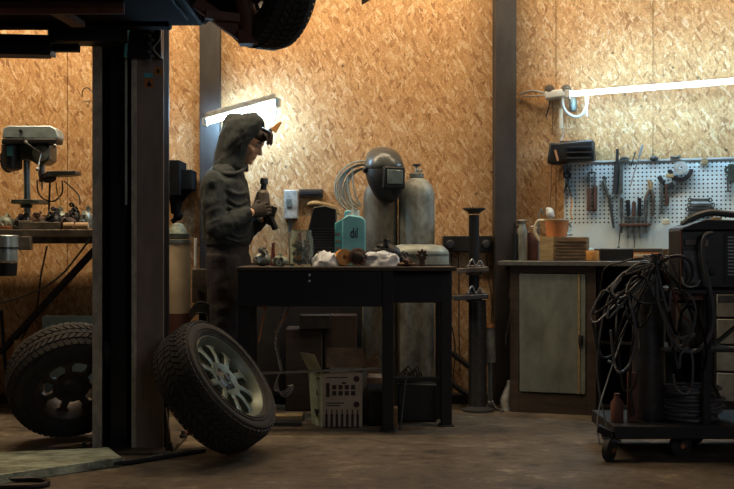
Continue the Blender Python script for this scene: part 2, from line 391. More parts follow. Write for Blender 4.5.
# base plate and gusset
b = MB().box(lx(84), lx(176), 4.88, 5.32, 0.0, .014)
b.build('base_plate', M_['bench_steel'], lift, bev=.003)
b = MB().prism([(lx(164)+.001, .014), (lx(171), .014), (lx(170), .02), (lx(164)+.001, .2)], 5.03, 5.045).prism([(lx(164)+.001, .014), (lx(171), .014), (lx(170), .02), (lx(164)+.001, .2)], 5.05, 5.06)
b.build('gusset', M_['lift_paint'], lift)
for sx, sy in ((88, 4.93), (172, 4.93), (174, 5.25)):
    bb = MB().lathe([(.02, .014), (.02, .03), (.012, .032), (.012, .05), (.001, .052)], (lx(sx), sy, 0), n=6)
    bb.build('anchor_bolt', M_['dark_steel'], lift, ang=.3)
# stickers
c1 = MB().box(lx(145), lx(154), 4.988, 4.9895, GZ(88, 5), GZ(78.5, 5)); lab(c1.build('warning_sticker', M_['sticker_orange'], lift), 'orange warning sticker')
b = MB().prism([(lx(147), GZ(86.5, 5)), (lx(152.5), GZ(86.5, 5)), (lx(149.7), GZ(80.5, 5))], 4.9865, 4.988)
b.build('warning_mark', M_['ink_black'], lift)
c2 = MB().box(lx(154.5), lx(163), 4.988, 4.9895, GZ(75.5, 5), GZ(67.5, 5)); lab(c2.build('warning_sticker', M_['orange_tape'], lift), 'orange warning sticker')
MB().cbox((lx(158.5), 4.987, GZ(71.5, 5)), .022, .002, .006, Matrix.Rotation(.5, 3, 'Y')).cbox((lx(158.5), 4.987, GZ(71.5, 5)), .006, .002, .024).build('warning_mark', M_['ink_black'], lift)
c3 = MB().box(lx(144.5), lx(153), 4.988, 4.9895, GZ(78, 5), GZ(73.5, 5)); lab(c3.build('data_plate', M_['canister_teal'], lift), 'dull blue plate')
# carriage with latch gear at the top
b = MB().box(lx(130), lx(164), 4.93, 4.984, GZ(58, 4.95), GZ(22, 4.95)).box(lx(104), lx(131), 4.94, 5.05, GZ(46, 4.95), GZ(22, 4.95))
b.build('carriage', M_['black_paint'], lift, bev=.004)
b = MB()
for i in range(9):
    z = GZ(26 + i*4.2, 4.9); b.cbox((lx(153 + (i % 2)*2.5), 4.92, z), .016, .016, .014, Matrix.Rotation(.4*i, 3, 'Y'))
b.tube([(lx(164), 4.92, GZ(24, 4.9)), (lx(163), 4.92, GZ(38, 4.9)), (lx(157), 4.915, GZ(48, 4.9)), (lx(164), 4.92, GZ(57, 4.9))], .004)
b.build('latch_chain', M_['tin_grey'], lift)
b = MB().cbox((lx(131), 4.915, GZ(40, 4.9)), .012, .02, .16, Matrix.Rotation(.1, 3, 'Y'))
lab(b.build('guard_strip', M_['canister_teal'], lift, bev=.002), 'thin pale blue worn strip')
# arms
b = MB().sq((lx(131), 4.93, GZ(35, 4.93)), (lx(62), 4.84, GZ(36, 4.9)), .14, .092)
b.build('arm', M_['black_paint'], lift, bev=.005)
b = MB().sq((lx(61), 4.84, GZ(49.5, 4.9)), (lx(-40), 4.72, GZ(48, 4.8)), .11, .095)
b.build('arm_extension', M_['black_paint'], lift, bev=.005)
b = MB().box(lx(61), lx(63), 4.79, 4.89, GZ(56, 4.84), GZ(27, 4.84)); lab(b.build('arm_end_plate', M_['bench_steel'], lift), 'pale worn end plate')
MB().box(lx(63), lx(88), 4.82, 4.87, GZ(51.5, 4.84), GZ(44, 4.84)).build('arm_lock', M_['black_paint'], lift, bev=.004)
b = MB()
for px, w in ((29, 7), (36, 6), (44, 9), (50, 5)):
    b.sph((GX(px, 4.8), 4.80, GZ(39, 4.8)), (w*.0024, .02, .012))
b.build('arm_pads', M_['rubber'], lift)
# floor cross plate, reaching to the left of the post
cp = MB()
q_ = [P(-70, 455.5, 4.66), P(108, 447, 4.865), P(122, 457, 4.63), P(-70, 484, 4.10)]
tp_ = [V((p.x, p.y, .04)) for p in q_]; md_ = sum(tp_, V())/4; bt_ = [V(((p.x-md_.x)*1.02+md_.x, (p.y-md_.y)*1.10+md_.y, 0.0)) for p in tp_]
cp.rings([bt_, tp_])
tag(cp.build('floor_crossover_plate', M_['galvanised'], bev=.004), 'pale worn steel cover plate lying on the floor in front of the lift post', 'floor plate')
b = MB().tube([(-2.2, 4.30, .014), (GX(0, 4.38), 4.38, .014), (GX(60, 4.50), 4.50, .014), (GX(130, 4.66), 4.66, .014), (GX(175, 4.83), 4.83, .014), (GX(205, 4.95), 4.93, .014)], .015)
tag(b.build('floor_hose', M_['cable_black']), 'black hose lying along the floor in front of the steel cover plate', 'hose')
b = MB().tube([(-2.1, 4.22, .012), (GX(5, 4.30), 4.30, .012), (GX(38, 4.31), 4.31, .012), (GX(48, 4.24), 4.24, .012), (GX(35, 4.18), 4.18, .012), (GX(0, 4.16), 4.16, .012), (-2.1, 4.1, .012)], .011)
tag(b.build('cable_loop', M_['cable_black']), 'black cable loop on the floor at the lower left corner', 'cable')
b = MB().tube([(lx(170), 5.38, .012), (lx(180), 5.42, .01), (lx(192), 5.30, .01), (lx(214), 5.36, .01)], .010)
tag(b.build('floor_cable', M_['cable_red']), 'dull red cable on the floor beside the foot of the lift post', 'cable')

# ================================================================= WHEELS
def wheel(root, c, nrm, R, w, spokes, rim_m, rr=0.66, spin=0, tyre_m='rubber_dusty', lugs=5):
    nrm = V(nrm).normalized(); c = V(c)
    u = nrm.orthogonal().normalized() if abs(nrm.z) > .9 else V((0,0,1)).cross(nrm).normalized()
    k = nrm.cross(u)
    Rm = Matrix((u, k, nrm)).transposed(); M4 = Matrix.Translation(c) @ Rm.to_4x4()
    h = w/2; ri = R*rr
    b = MB(M4)
    b.lathe([(ri, -h*.80), (ri+.018, -h*.95), (R*.86, -h*1.02), (R-.030, -h*.96), (R-.010, -h*.78), (R-.006, 0), (R-.010, h*.78), (R-.030, h*.96), (R*.86, h*1.02), (ri+.018, h*.95), (ri, h*.80)], (0,0,0), n=72, close=True)
    for s_ in (-1, 1):
        for rq in (R*.90, R*.78, R*.73):
            b.lathe([(rq, s_*h*1.0), (rq+.003, s_*h*1.035), (rq+.006, s_*h*1.0)], (0,0,0), n=60, close=True)
    ty = b.build('tyre', M_[tyre_m], root)
    # tread blocks, one pattern mesh
    b = MB(M4); nb = 58
    for row, (z0, z1, sk) in enumerate(((-.92, -.60, .5), (-.52, -.20, -.9), (-.13, .13, 0), (.20, .52, .9), (.60, .92, -.5))):
        for i in range(nb):
            a0 = 2*math.pi*(i + (.5 if row % 2 else 0))/nb; a1 = a0 + 2*math.pi/nb*.72
            sk_ = sk*2*math.pi/nb*.8; ro = R if abs(z0+z1) < 1.3 else R-.004
            pts = []
            for r_ in (R-.014, ro):
                for aa, zz in ((a0, z0), (a1, z0), (a1+sk_, z1), (a0+sk_, z1)):
                    rl = r_ - (.010 if abs(zz) > .9 else 0)
                    pts.append(b.v((rl*math.cos(aa), rl*math.sin(aa), zz*h)))
            for q in ((3,2,1,0),(4,5,6,7),(0,1,5,4),(1,2,6,5),(2,3,7,6),(3,0,4,7)): b.f([pts[j] for j in q])
    b.build('tread', M_[tyre_m], ty, flat=True)
    b = MB(M4)
    b.lathe([(ri-.004, -h*.8), (ri+.012, -h*.84), (ri+.014, -h*.78), (ri-.012, -h*.6), (ri-.03, -h*.2), (ri-.03, h*.3), (ri-.012, h*.66), (ri+.012, h*.80), (ri+.014, h*.86), (ri+.004, h*.88), (ri-.006, h*.80), (ri-.020, h*.62), (ri-.040, h*.3), (ri-.040, -h*.2), (ri-.02, -h*.62)], (0,0,0), n=60, close=True)
    rim = b.build('rim', rim_m, root)
    zf = h*.50
    b = MB(M4)
    b.lathe([(.001, zf-.02), (R*.2, zf-.02), (R*.30, zf-.005), (R*.29, zf+.012), (R*.16, zf+.004), (R*.11, zf+.004), (R*.10, zf+.016), (.001, zf+.018)], (0,0,0), n=30)
    for i in range(spokes):
        a = 2*math.pi*i/spokes + spin; ca, sa = math.cos(a), math.sin(a); ta = (-sa, ca)
        rs = []
        for rad, wd, zt, th in ((R*.19, R*.07, zf+.006, .025), (R*.36, R*.052, zf+.016, .022), (ri-.045, R*.055, zf+.012, .03), (ri-.030, R*.115, zf+.008, .03), (ri-.008, R*.15, zf+.004, .03)):
            cx, cy = rad*ca, rad*sa
            rs.append([(cx+ta[0]*wd*s1, cy+ta[1]*wd*s1, z) for s1, z in ((-1, zt-th), (1, zt-th), (1.0, zt-.004), (.55, zt), (-.55, zt), (-1.0, zt-.004))])
        b.rings(rs)
    b.build('spokes', rim_m, rim, bev=.0015)
    b = MB(M4)
    for i in range(lugs):
        a = 2*math.pi*i/lugs + .3
        b.lathe([(.013, zf+.006), (.013, zf+.010), (.006, zf+.010), (.006, zf-.002)], (R*.16*math.cos(a), R*.16*math.sin(a), 0), n=6)
    b.lathe([(.001, zf-.0), (R*.17, zf+.002), (R*.17, zf+.006), (R*.06, zf+.017), (R*.06, zf+.024), (.001, zf+.028)], (0,0,0), n=16)
    b.build('hub_cap', M_['dark_steel'], rim)
    return root
def lowest(c, n, R, w):
    n = V(n).normalized(); rad = math.sqrt(max(0, 1-n.z**2)); return c[2] - R*rad - w/2*abs(n.z)
# leaning wheel right of the post
nR = V((.77, -.24, .59)).normalized(); RR = .330; wR = .215
cR = P(216, 386, 4.86)
cR.z += -lowest(cR, nR, RR, wR) 
t = thing('mounted_tyre', 'tyre on a pale slotted alloy rim leaning against the right side of the lift post', 'wheel', (cR.x, cR.y, 0), group='loose wheels leaning on the lift post')
wheel(t, cR, nR, RR, wR, 10, M_['rim_silver'], rr=.67)
# wheel behind the post on the left
nL = V((.38, -.76, -.52)).normalized(); RL = .312; wL = .20
cL = P(70, 386, 5.17); cL.z += -lowest(cL, nL, RL, wL)
t = thing('mounted_tyre', 'tyre with a dark dirty rim propped behind the left side of the lift post', 'wheel', (cL.x, cL.y, 0), group='loose wheels leaning on the lift post')
wheel(t, cL, nL, RL, wL, 7, M_['rim_dark'], rr=.56)
# ================================================================= CAR ON THE LIFT
cw = P(268, -22, 4.55)
car = thing('raised_car', 'dark car raised on the lift, only its underside and one wheel showing', 'car', (cw.x, cw.y, cw.z - .31))
nC = V((.84, .54, 0)).normalized()
RC = Matrix((V((nC.x, nC.y, 0)), V((-nC.y, nC.x, 0)), V((0,0,1)))).transposed()
MC = Matrix.Translation(cw) @ RC.to_4x4()           # local x outwards, y to the far end, z up
wh = thing('x', '', ''); del wh['label'], wh['category']; wh.name = 'wheel'; wh.parent = car
wheel(wh, cw, -nC, .315, .2, 7, M_['rim_dark'], rr=.6, tyre_m='rubber')
SX, SY = cw.x, cw.y
ZS = GZ(27, 4.80)
b = MB()
b.box(-4.1, GX(203, 4.78), 3.15, 4.78, ZS, ZS+.22).box(-4.0, GX(196, 4.78), 3.3, 4.6, ZS-.02, ZS)
b.box(-3.8, GX(170, 4.7), 4.66, 4.76, ZS-.025, ZS)
b.build('underbody', M_['car_under'], car, bev=.012)
b = MB().tube([(-4.0, 3.9, ZS-.06), (-2.4, 3.95, ZS-.06), (-1.6, 4.1, ZS-.07), (-1.0, 4.2, ZS-.05)], .03)
for i in range(5): b.sq((-3.6+i*.55, 3.4, ZS-.03), (-3.5+i*.55, 4.6, ZS-.03), .06, .03)
b.build('exhaust_pipe', M_['red_brown'], car)
b = MB().prism([(-4.1, ZS+.22), (-.1, ZS+.40), (-.05, ZS+.75), (-.6, ZS+.95), (-4.1, ZS+.95)], 3.05, 4.85)
b.build('body_shell', M_['car_under'], car, bev=.05)
b = MB().lathe([(.15, -.004), (.16, 0), (.15, .004), (.14, 0)], P(4, -28, 4.2), (.1, -1, .1), 30, close=True); b.build('spring_ring', M_['dark_steel'], car)
b = MB().prism([(GX(203, 4.75), ZS), (GX(214, 4.75), GZ(16, 4.75)), (GX(232, 4.75), GZ(32, 4.75)), (GX(247, 4.75), GZ(42, 4.75)), (GX(262, 4.75), GZ(43, 4.75)), (GX(270, 4.75), GZ(-60, 4.75)), (GX(203, 4.75), GZ(-60, 4.75))], 4.70, 4.78); b.build('subframe', M_['car_under'], car, bev=.01)
# suspension link, strut and inner arch
b = MB()
b.sq(P(196, 2, 4.5), P(246, 38, 4.52), .05, .055, .06, .06).sq(P(205, 14, 4.45), P(250, 20, 4.5), .04, .04).bar(P(250, 34, 4.5), P(236, -40, 4.52), .045)
b.cbox(P(249, 38, 4.5), .09, .08, .06)
b.lathe([(.02, -.04), (.12, -.04), (.13, .0), (.10, .03), (.02, .05)], cw - nC*.06, nC, 24)
lab(b.build('suspension_arm', M_['red_brown'], car, bev=.004), 'rusty suspension arm')
b = MB(); pts = []
for i in range(15):
    a = math.radians(-8 + i*196/14); pts.append((cw.x + .42*math.cos(a), cw.z + .42*math.sin(a)))
pts += [(GX(203, 4.78), ZS+.02), (GX(203, 4.78)-.02, ZS+.9), (.42, ZS+.9), (.40, ZS+.35)]
b.prism(pts, cw.y+.12, cw.y+.26); b.build('wing', M_['black_paint'], car)
# ================================================================= WORK TABLE
TZ = 0.890
def tx(px): return GX(px, 5.5)
table = thing('work_table', 'long dark steel work table on square legs, cluttered with workshop items', 'table', (-.1, 5.75, 0))
TX0, TX1, TY0, TY1 = tx(237), tx(456), 5.48, 6.02
MB().box(TX0, TX1, TY0, TY1, TZ - .022, TZ).build('tabletop', M_['wood_dark'], table, bev=.004)
MB().box(TX0 + .003, tx(384), TY0 + .02, TY0 + .04, TZ - .215, TZ - .022).build('apron', M_['black_paint'], table, bev=.003)
MB().box(tx(392), tx(446), 5.60, 5.62, TZ - .20, TZ - .022).build('apron', M_['black_paint'], table, bev=.003)
MB().box(TX0 + .02, TX1-.05, TY1 - .04, TY1 - .02, TZ - .10, TZ - .022).build('back_rail', M_['black_paint'], table, bev=.003)
for px, y in ((243, 5.52), (388, 5.49), (446.5, 5.66)):
    x = GX(px, y); MB().box(x - .030, x + .030, y, y + .06, .008, TZ - .022).cbox((x, y + .03, .005), .085, .085, .008).build('leg', M_['black_paint'], table, bev=.003)
for px in (252, 440):
    x = GX(px, 5.93); MB().box(x - .025, x + .025, 5.91, 5.96, .0, TZ - .022).build('leg', M_['black_paint'], table, bev=.003)
MB().box(GX(396, 5.7)-.05, GX(443, 5.7), 5.69, 5.74, GZ(381, 5.7), GZ(377.5, 5.7)).build('shelf_rail', M_['black_paint'], table)
MB().bar((GX(246, 5.56), 5.56, GZ(374, 5.56)), (GX(386, 5.56), 5.56, GZ(368, 5.56)), .007).build('cross_rod', M_['steel'], table)
for px, py in ((309, 275), (309, 281)):
    MB().lathe([(.008, 0), (.008, .006), (.001, .008)], (GX(px, 5.49), TY0 + .019, GZ(py, 5.5)), (0, -1, 0), 10).build('bolt', M_['steel'], table)
def tp(px, y): return GX(px, y)
# --- jar
y = 5.66; x = GX(301, y); r = .069
jar = thing('glass_jar', 'greenish glass jar filled with rusty screws, near the left end of the work table', 'jar', (x, y, TZ))
b = MB(); k = y/F
b.lathe([(.001, 0), (r*.95, 0), (r, .01), (r, .15), (r*.86, .175), (r*.86, .20), (r*.80, .20), (r*.80, .172), (r-.006, .147), (r-.006, .014), (.001, .012)], (x, y, TZ), n=28)
b.build('glass', GLASS, jar)
b = MB()
for i in range(90):
    a = random.random()*6.28; q = random.random()*.046; z = TZ + .022 + random.random()*.115
    b.cbox((x + q*math.cos(a), y + q*math.sin(a), z), .022, .014, .018, Euler((i, i*2, i*3)).to_matrix())
lab(b.build('contents', M_['rusty_steel'], jar), 'rusty screws and fittings inside the jar')
MB().bar((x + .004, y, TZ+.07), (x-.008, y-.01, TZ+.185), .007).build('screwdriver_handle', M_['red_paint'], jar)
lab(MB().sph((x-.012, y - .036, TZ + .055), (.022, .012, .022)).build('label_patch', M_['orange_tape'], jar), 'orange blob inside the jar')
# --- pliers/scrap left
def scrap(name, label, cat, px0, px1, py_top, y, m, seed, n=14, group=None):
    rnd = random.Random(seed); xx0, xx1 = GX(px0, y), GX(px1, y); h = GZ(py_top, y) - TZ
    t = MB(); c = V(((xx0+xx1)/2, y, TZ)); w = (xx1 - xx0)/2
    t.sph(c + V((0, 0, h*.36)), (w*.95, .05, h*.36))
    for i in range(n):
        a = rnd.random()*6.28; q = rnd.random()*w*.8; hh = h*(1 - (q/w)**2)*rnd.uniform(.45, .92)
        p = c + V((q*math.cos(a), .05*math.sin(a), hh))
        kd = rnd.random()
        if kd < .4: t.bar(c + V((q*math.cos(a)*.4, 0, h*.2)), p, .007, .006)
        elif kd < .7: t.lathe([(.014, -.006), (.014, .006), (.006, .006), (.006, -.006)], p, (rnd.random()-.5, -1, rnd.random()-.5), 12, close=True)
        else: t.cbox(p, .028, .02, .014, Euler((i, i*1.7, i*.6)).to_matrix())
    o = t.build(name, M_[m]); tag(o, label, cat, group); return o
scrap('pliers_heap', 'tangle of dark pliers at the left end of the work table beside the glass jar', 'tools', 252, 272, 247, 5.62, 'tin_grey', 3)
scrap('fitting_heap', 'small heap of greenish metal fittings against the left side of the glass jar', 'metal parts', 271, 289, 252, 5.60, 'galvanised', 5)
b = MB().bar((GX(273, 5.75), 5.75, TZ), (GX(273, 5.75), 5.75, GZ(243, 5.75)), .014, .008)
tag(b.build('marker_bottle', M_['cable_red']), 'small dark red bottle standing behind the pliers', 'bottle')
# --- crumpled rags
def rag(name, label, px0, px1, py_top, y, m, seed, dy=.07, cat='rag', group=None):
    x0_, x1_ = GX(px0, y), GX(px1, y); h = GZ(py_top, y) - TZ; b = MB(); n, mm = 40, 14
    rs = []
    for j in range(mm + 1):
        v = j/mm; ring = []
        for i in range(n):
            a = 2*math.pi*i/n; rr = math.cos(v*math.pi/2)**.6
            p = V(((x0_+x1_)/2 + (x1_-x0_)/2*rr*math.cos(a), y + dy*rr*math.sin(a), TZ + .002 + h*math.sin(v*math.pi/2)*.85))
            nn = noise.noise_vector(p*22 + V((seed, 0, 0)))*.020 + noise.noise_vector(p*55 + V((seed*3, 0, 0)))*.010
            p = p + nn*min(1, v*3); p.z = max(p.z, TZ + .002); ring.append(p)
        rs.append(ring)
    b.rings(rs); o = b.build(name, M_[m], ang=.9); return tag(o, label, cat, group)
rag('crumpled_rag', 'crumpled white plastic bag on the work table between the glass jar and the orange roll', 312, 340, 250.5, 5.62, 'cloth_white', 1)
rag('crumpled_rag', 'bright crumpled white cloth on the work table in front of the grey gas cylinders', 362, 401, 250, 5.60, 'cloth_white', 2, .06)
b = MB(); x = GX(343, 5.62); b.lathe([(.012, -.03), (.045, -.03), (.047, 0), (.045, .03), (.012, .03)], (x, 5.62, TZ + .048), (.35, -1, .1), 26, close=True)
tag(b.build('tape_roll', M_['orange_tape']), 'roll of dull orange tape standing on the work table below the blue canister', 'tape')
x = GX(358, 5.60); t = thing('cup_brush', 'dark red round wire brush head between the orange tape roll and the white cloth', 'brush', (x, 5.60, TZ))
b = MB().lathe([(.001, -.03), (.02, -.03), (.03, -.012), (.048, -.008), (.05, .01), (.03, .022), (.001, .025)], (x, 5.60, TZ + .052), (.2, -1, .35), 24); b.build('cup', M_['ink_brown'], t)
b = MB()
for i in range(26):
    a = 6.283*i/26; c = V((x, 5.60, TZ+.052)); b.bar(c + V((math.cos(a)*.035, -.02, math.sin(a)*.035)), c + V((math.cos(a)*.05, -.045, math.sin(a)*.047)), .0035, n=5)
lab(b.build('bristles', M_['red_brown'], t), 'dark red bristles')
# --- black vented box (battery charger)
y = 5.86; t = thing('battery_charger', 'black box with horizontal cooling slats, standing upright behind the glass jar', 'charger', (GX(322, y), y, TZ))
x0_, x1_ = GX(308.5, y), GX(336, y); zt = GZ(206, y)
b = MB().prism([(x0_, TZ), (x1_, TZ), (x1_+.003, zt-.02), (x0_ + .10, zt), (x0_+.03, zt - .01), (x0_ - .006, TZ + .17)], y-.07, y + .08); b.build('case', M_['black_plastic'], t, bev=.006)
b = MB()
for i in range(9): b.box(x0_ + .02, x1_ - .012, y - .078, y - .07, TZ + .085 + i*.0155, TZ + .091 + i*.0155)
b.build('vent_slats', M_['dark_steel'], t)
MB().tube([(x0_+.045, y-.075, TZ+.05), (x0_+.06, y-.10, TZ+.075), (x0_+.10, y-.10, TZ+.075), (x0_+.12, y-.075, TZ+.055)], .006).build('handle', M_['steel'], t)
# gloves/brush on top of charger
b = MB()
for i in range(8):
    a = i*.25; b.tube([(x0_+.03+i*.006, y, zt-.0+.006*i*.5), (x0_+.05+i*.014, y-.02, zt+.025-.004*i), (x0_ + .10+i*.012, y-.03, zt - .02 - .003*i), (x0_+.135+.006*i, y-.04, zt-.045)], .006, n=6)
b.sph((x0_+.04, y, zt+.008), (.05, .05, .022))
tag(b.build('work_glove', M_['wood_pale']), 'tan work glove draped over the top of the black slatted box', 'glove')
# --- blue canister
y = 5.84; t = thing('oil_canister', 'light blue plastic oil canister with black lettering, on the work table', 'canister', (GX(350, y), y, TZ))
a0, a1, a2, zt = GX(334.5, y), GX(342, y), GX(365.5, y), GZ(214, y)
zsh = GZ(217, y)
b = MB(); b.prism([(a1, TZ), (a2, TZ), (a2, zsh-.02), (a2-.02, zsh), (a1+.035, zsh+.012), (a1, zsh-.012)], y-.06, y+.08); b.build('body', M_['canister_blue'], t, bev=.008)
b = MB(); b.prism([(a0, TZ), (a1+.002, TZ), (a1+.002, zsh-.015), (a0+.004, zsh-.035)], y-.056, y+.07); lab(b.build('side_panel', M_['canister_teal'], t, bev=.004), 'teal label side')
b = MB()
for i in range(4): b.box(a0+.006, a1-.006, y-.059, y-.0565, TZ+.05+i*.040, TZ+.068+i*.040)
b.box((a0+a1)/2-.001, (a0+a1)/2+.001, y-.0589, y-.0566, TZ+.05, TZ+.185); b.build('label_print', M_['tin_grey'], t)
b = MB().bar((a1 + .075, y, zsh-.01), (a1+.075, y, zt+.022), .026, .024, 18); lab(b.build('cap', M_['white_plastic'], t), 'pale cap')
b = MB().tube([(a1+.02, y, zsh-.002), (a1+.025, y, zsh+.028), (a1+.05, y, zsh+.03)], .010); b.build('handle', M_['canister_blue'], t)
cu = bpy.data.curves.new('lettering', 'FONT'); cu.body = 'dıl'; cu.size = .078; cu.extrude = .0006; cu.offset = .0012; cu.materials.append(M_['ink_black'])
tmp_ = bpy.data.objects.new('tmp', cu); COL.objects.link(tmp_); lme = bpy.data.meshes.new_from_object(tmp_.evaluated_get(bpy.context.evaluated_depsgraph_get())); bpy.data.objects.remove(tmp_)
lo = bpy.data.objects.new('lettering', lme); COL.objects.link(lo); lo.parent = t
lo.matrix_parent_inverse = Matrix.Identity(4); lo.location = V((GX(350, y-.06), y-.0612, GZ(237.5, y-.06))) - t.location; lo.rotation_euler = (math.pi/2, 0, 0); lo.scale = (.62, 1, 1)
# --- grey drum lying behind the cloth and its junk
y = 5.88; t = thing('round_grey_drum', 'low pale grey metal drum with rounded sides at the right end of the work table', 'drum', (GX(421, y), y, TZ))
x = GX(418, y); rw = (GX(450, y)-GX(388, y))/2
b = MB(); zt = GZ(244.5, y) - TZ
secs = []
for zz, sc in ((0, .93), (.008, 1.0), (zt*.62, 1.0), (zt*.72, .97), (zt*.93, .80), (zt, .55)): secs.append(((x, y, TZ + zz), (rw*sc, 0, 0), (0, .13*sc, 0)))
b.loft(secs, 32).build('drum_body', M_['drum_grey'], t)
b = MB(); b.loft([((x, y, TZ+zt*.50), (rw*1.012, 0, 0), (0, .133, 0)), ((x, y, TZ + zt*.56), (rw*1.012, 0, 0), (0, .133, 0))], 32).build('rim_band', M_['tin_grey'], t)
scrap('wire_nest', 'dark nest of wires and fittings lying above the white cloth at the cylinders', 'wires', 369, 402, 234, 5.70, 'cable_black', 9, 46)
def gearbit(px, py, y, m, label, grp=None):
    c = P(px, py, y); b = MB(); c.z = max(c.z, TZ+.03)
    b.lathe([(.008, -.008), (.024, -.008), (.024, .008), (.008, .008)], c, (.2, -1, 0), 16, close=True)
    for i in range(8):
        a = 6.283*i/8; b.sph(c + V((math.cos(a)*.026, -.004, math.sin(a)*.026)), .008, 6, 4)
    b.box(c.x-.015, c.x+.015, y-.012, y+.012, TZ, c.z-.02)
    return tag(b.build('sprocket', M_[m]), label, 'gear', grp)
gearbit(422, 255, 5.62, 'rusty_steel', 'small dark toothed sprocket standing in front of the grey drum')
scrap('bolt_heap', 'flat heap of rusty bolts along the table edge in front of the grey drum', 'bolts', 396, 417, 260, 5.58, 'rusty_steel', 14, 18)
scrap('nut_heap', 'small heap of dark nuts and wire behind the white cloth, left of the grey drum', 'nuts', 399, 411, 251, 5.72, 'dark_steel', 17, 10)
# ================================================================= CYLINDERS & HELMET
def gas_cyl(px, y, r, ztop, m, label, name='gas_cylinder', grp='tall gas cylinders behind the work table', valve=True, z0=0.0):
    x = GX(px, y); t = thing(name, label, 'gas cylinder', (x, y, z0), group=grp)
    zs = ztop - .20
    b = MB().lathe([(.001, z0), (r*.92, z0), (r, z0+.02), (r, zs), (r*.96, zs+.035), (r*.82, zs+.07), (r*.58, zs+.098), (r*.36, zs+.112), (r*.32, zs+.12), (r*.30, zs+.135), (.001, zs+.135)], (x, y, 0), n=36)
    b.build('body', M_[m], t)
    b = MB().lathe([(r*.36, zs+.112), (r*.40, zs+.116), (r*.40, zs+.138), (r*.36, zs+.142)], (x, y, 0), n=24).build('neck_ring', M_['tin_grey'], t)
    if valve:
        v = MB().lathe([(.018, zs+.13), (.014, zs+.15), (.014, zs+.175), (.010, zs+.18), (.010, zs+.19)], (x, y, 0), n=14).bar((x, y, zs+.158), (x+.035, y-.02, zs+.158), .010, .008).build('valve', M_['steel'], t)
        MB().lathe([(.008, zs+.186), (.024, zs+.186), (.026, zs+.192), (.024, zs+.20), (.008, zs+.20)], (x, y, 0), n=10).build('valve_wheel', M_['dark_steel'], v)
    return t
gas_cyl(416.5, 6.33, .113, GZ(164, 6.33), 'cylinder_grey', 'tall grey gas cylinder with its valve exposed, right of the welding helmet')
gas_cyl(380.5, 6.36, .108, GZ(166, 6.36), 'cylinder_olive', 'tall olive grey gas cylinder carrying the welding helmet')
# helmet
y = 6.22; hc = P(384, 176, y); t = thing('welding_helmet', 'dark welding helmet hung over the top of the left gas cylinder', 'helmet', (hc.x, hc.y, hc.z))
RH = Matrix.Rotation(math.radians(22), 3, 'Z')
s = y/F
b = MB(Matrix.Translation(hc) @ RH.to_4x4())
secs = []
for z, rx, yf, yb in ((29, 3, .02, .05), (28, 8, -.03, .09), (25, 13, -.07, .12), (19, 17, -.11, .13), (10, 19.5, -.135, .13), (0, 20, -.145, .10), (-8, 18.5, -.145, .07), (-16, 15.5, -.14, .04), (-22, 12, -.125, .02), (-26.5, 7, -.10, 0), (-27.5, 3, -.085, -.02)):
    secs.append(((0, (yf+yb)/2, z*s), (rx*s, 0, 0), (0, (yb-yf)/2, 0)))
b.loft(secs, 32).build('shell', M_['black_plastic'], t, sub=1)
b = MB(Matrix.Translation(hc) @ RH.to_4x4()); b.loft([(V(c_) + V((0, 0, .003)), V(u_)*1.03, V(w_)*1.03) for c_, u_, w_ in secs[:6]] , 32); lab(b.build('crown', M_['helmet'], t, sub=1), 'lighter grey forehead cap of the helmet')
b = MB(Matrix.Translation(hc) @ RH.to_4x4())
b.box(-.068, .068, -.168, -.130, -.085, .045); b.build('visor_frame', M_['black_plastic'], t, bev=.008)
b = MB(Matrix.Translation(hc) @ RH.to_4x4()); b.box(-.050, .050, -.174, -.165, -.058, .026); lab(b.build('visor_glass', M_['visor_glass'], t, bev=.003), 'pale reflective visor window')
for sx in (-1, 1):
    b = MB(Matrix.Translation(hc) @ RH.to_4x4()).lathe([(.001, 0), (.02, 0), (.022, .01), (.012, .02), (.001, .021)], (sx*.118, .0, .035), (sx, 0, 0), 16).build('headband_knob', M_['black_plastic'], t)
# hose coil beside helmet
b = MB(); y = 6.44
for i in range(7):
    rx, rz = 18 + i*1.9, 19 + i*1.35; cxp, czp = 366 - i*.3, 188 + (i % 3)*1.0
    b.tube([P(cxp - rx*math.cos(a), czp - rz*math.sin(a), y - .012*i) for a in [math.radians(-70 + 190*k/12 + i*2) for k in range(13)]], .0058, n=6, smooth=3)
b.tube([P(352, 168, 6.35), P(354, 190, 6.35), P(359, 203, 6.35), P(362, 206, 6.35)], .005).tube([P(347, 175, 6.33), P(350, 196, 6.33), P(354, 212, 6.3)], .005)
tag(b.build('hose_coil', M_['hose_grey']), 'coil of pale grey gas hose hanging left of the welding helmet', 'hose')
# wall switch box, bar
t = thing('switch_box', 'white electrical switch box on the wall above the glass jar, with a short dark duct', 'switch', (GX(291, 6.59), 6.59, GZ(205, 6.59)))
b = MB().box(GX(284, 6.55), GX(298, 6.55), 6.53, 6.598, GZ(219, 6.55), GZ(190, 6.55)); b.build('box', M_['dirty_white'], t, bev=.006)
MB().box(GX(286.5, 6.53), GX(292, 6.53), 6.522, 6.53, GZ(207, 6.53), GZ(199, 6.53)).build('rocker', M_['tin_grey'], t, bev=.002)
MB().box(GX(288, 6.55), GX(292, 6.55), 6.57, 6.598, GZ(232, 6.55), GZ(219.5, 6.55)).build('conduit', M_['tin_grey'], t)
b = MB().box(GX(299, 6.55), GX(323, 6.55), 6.555, 6.598, GZ(197, 6.55), GZ(189, 6.55)); lab(b.build('duct', M_['wood_dark'], t, bev=.003), 'short dark brown duct')
lab(MB().box(GX(300, 6.55), GX(321, 6.55), 6.549, 6.554, GZ(194, 6.55), GZ(192, 6.55)).build('duct_slot', M_['ink_black'], t), 'black slot')
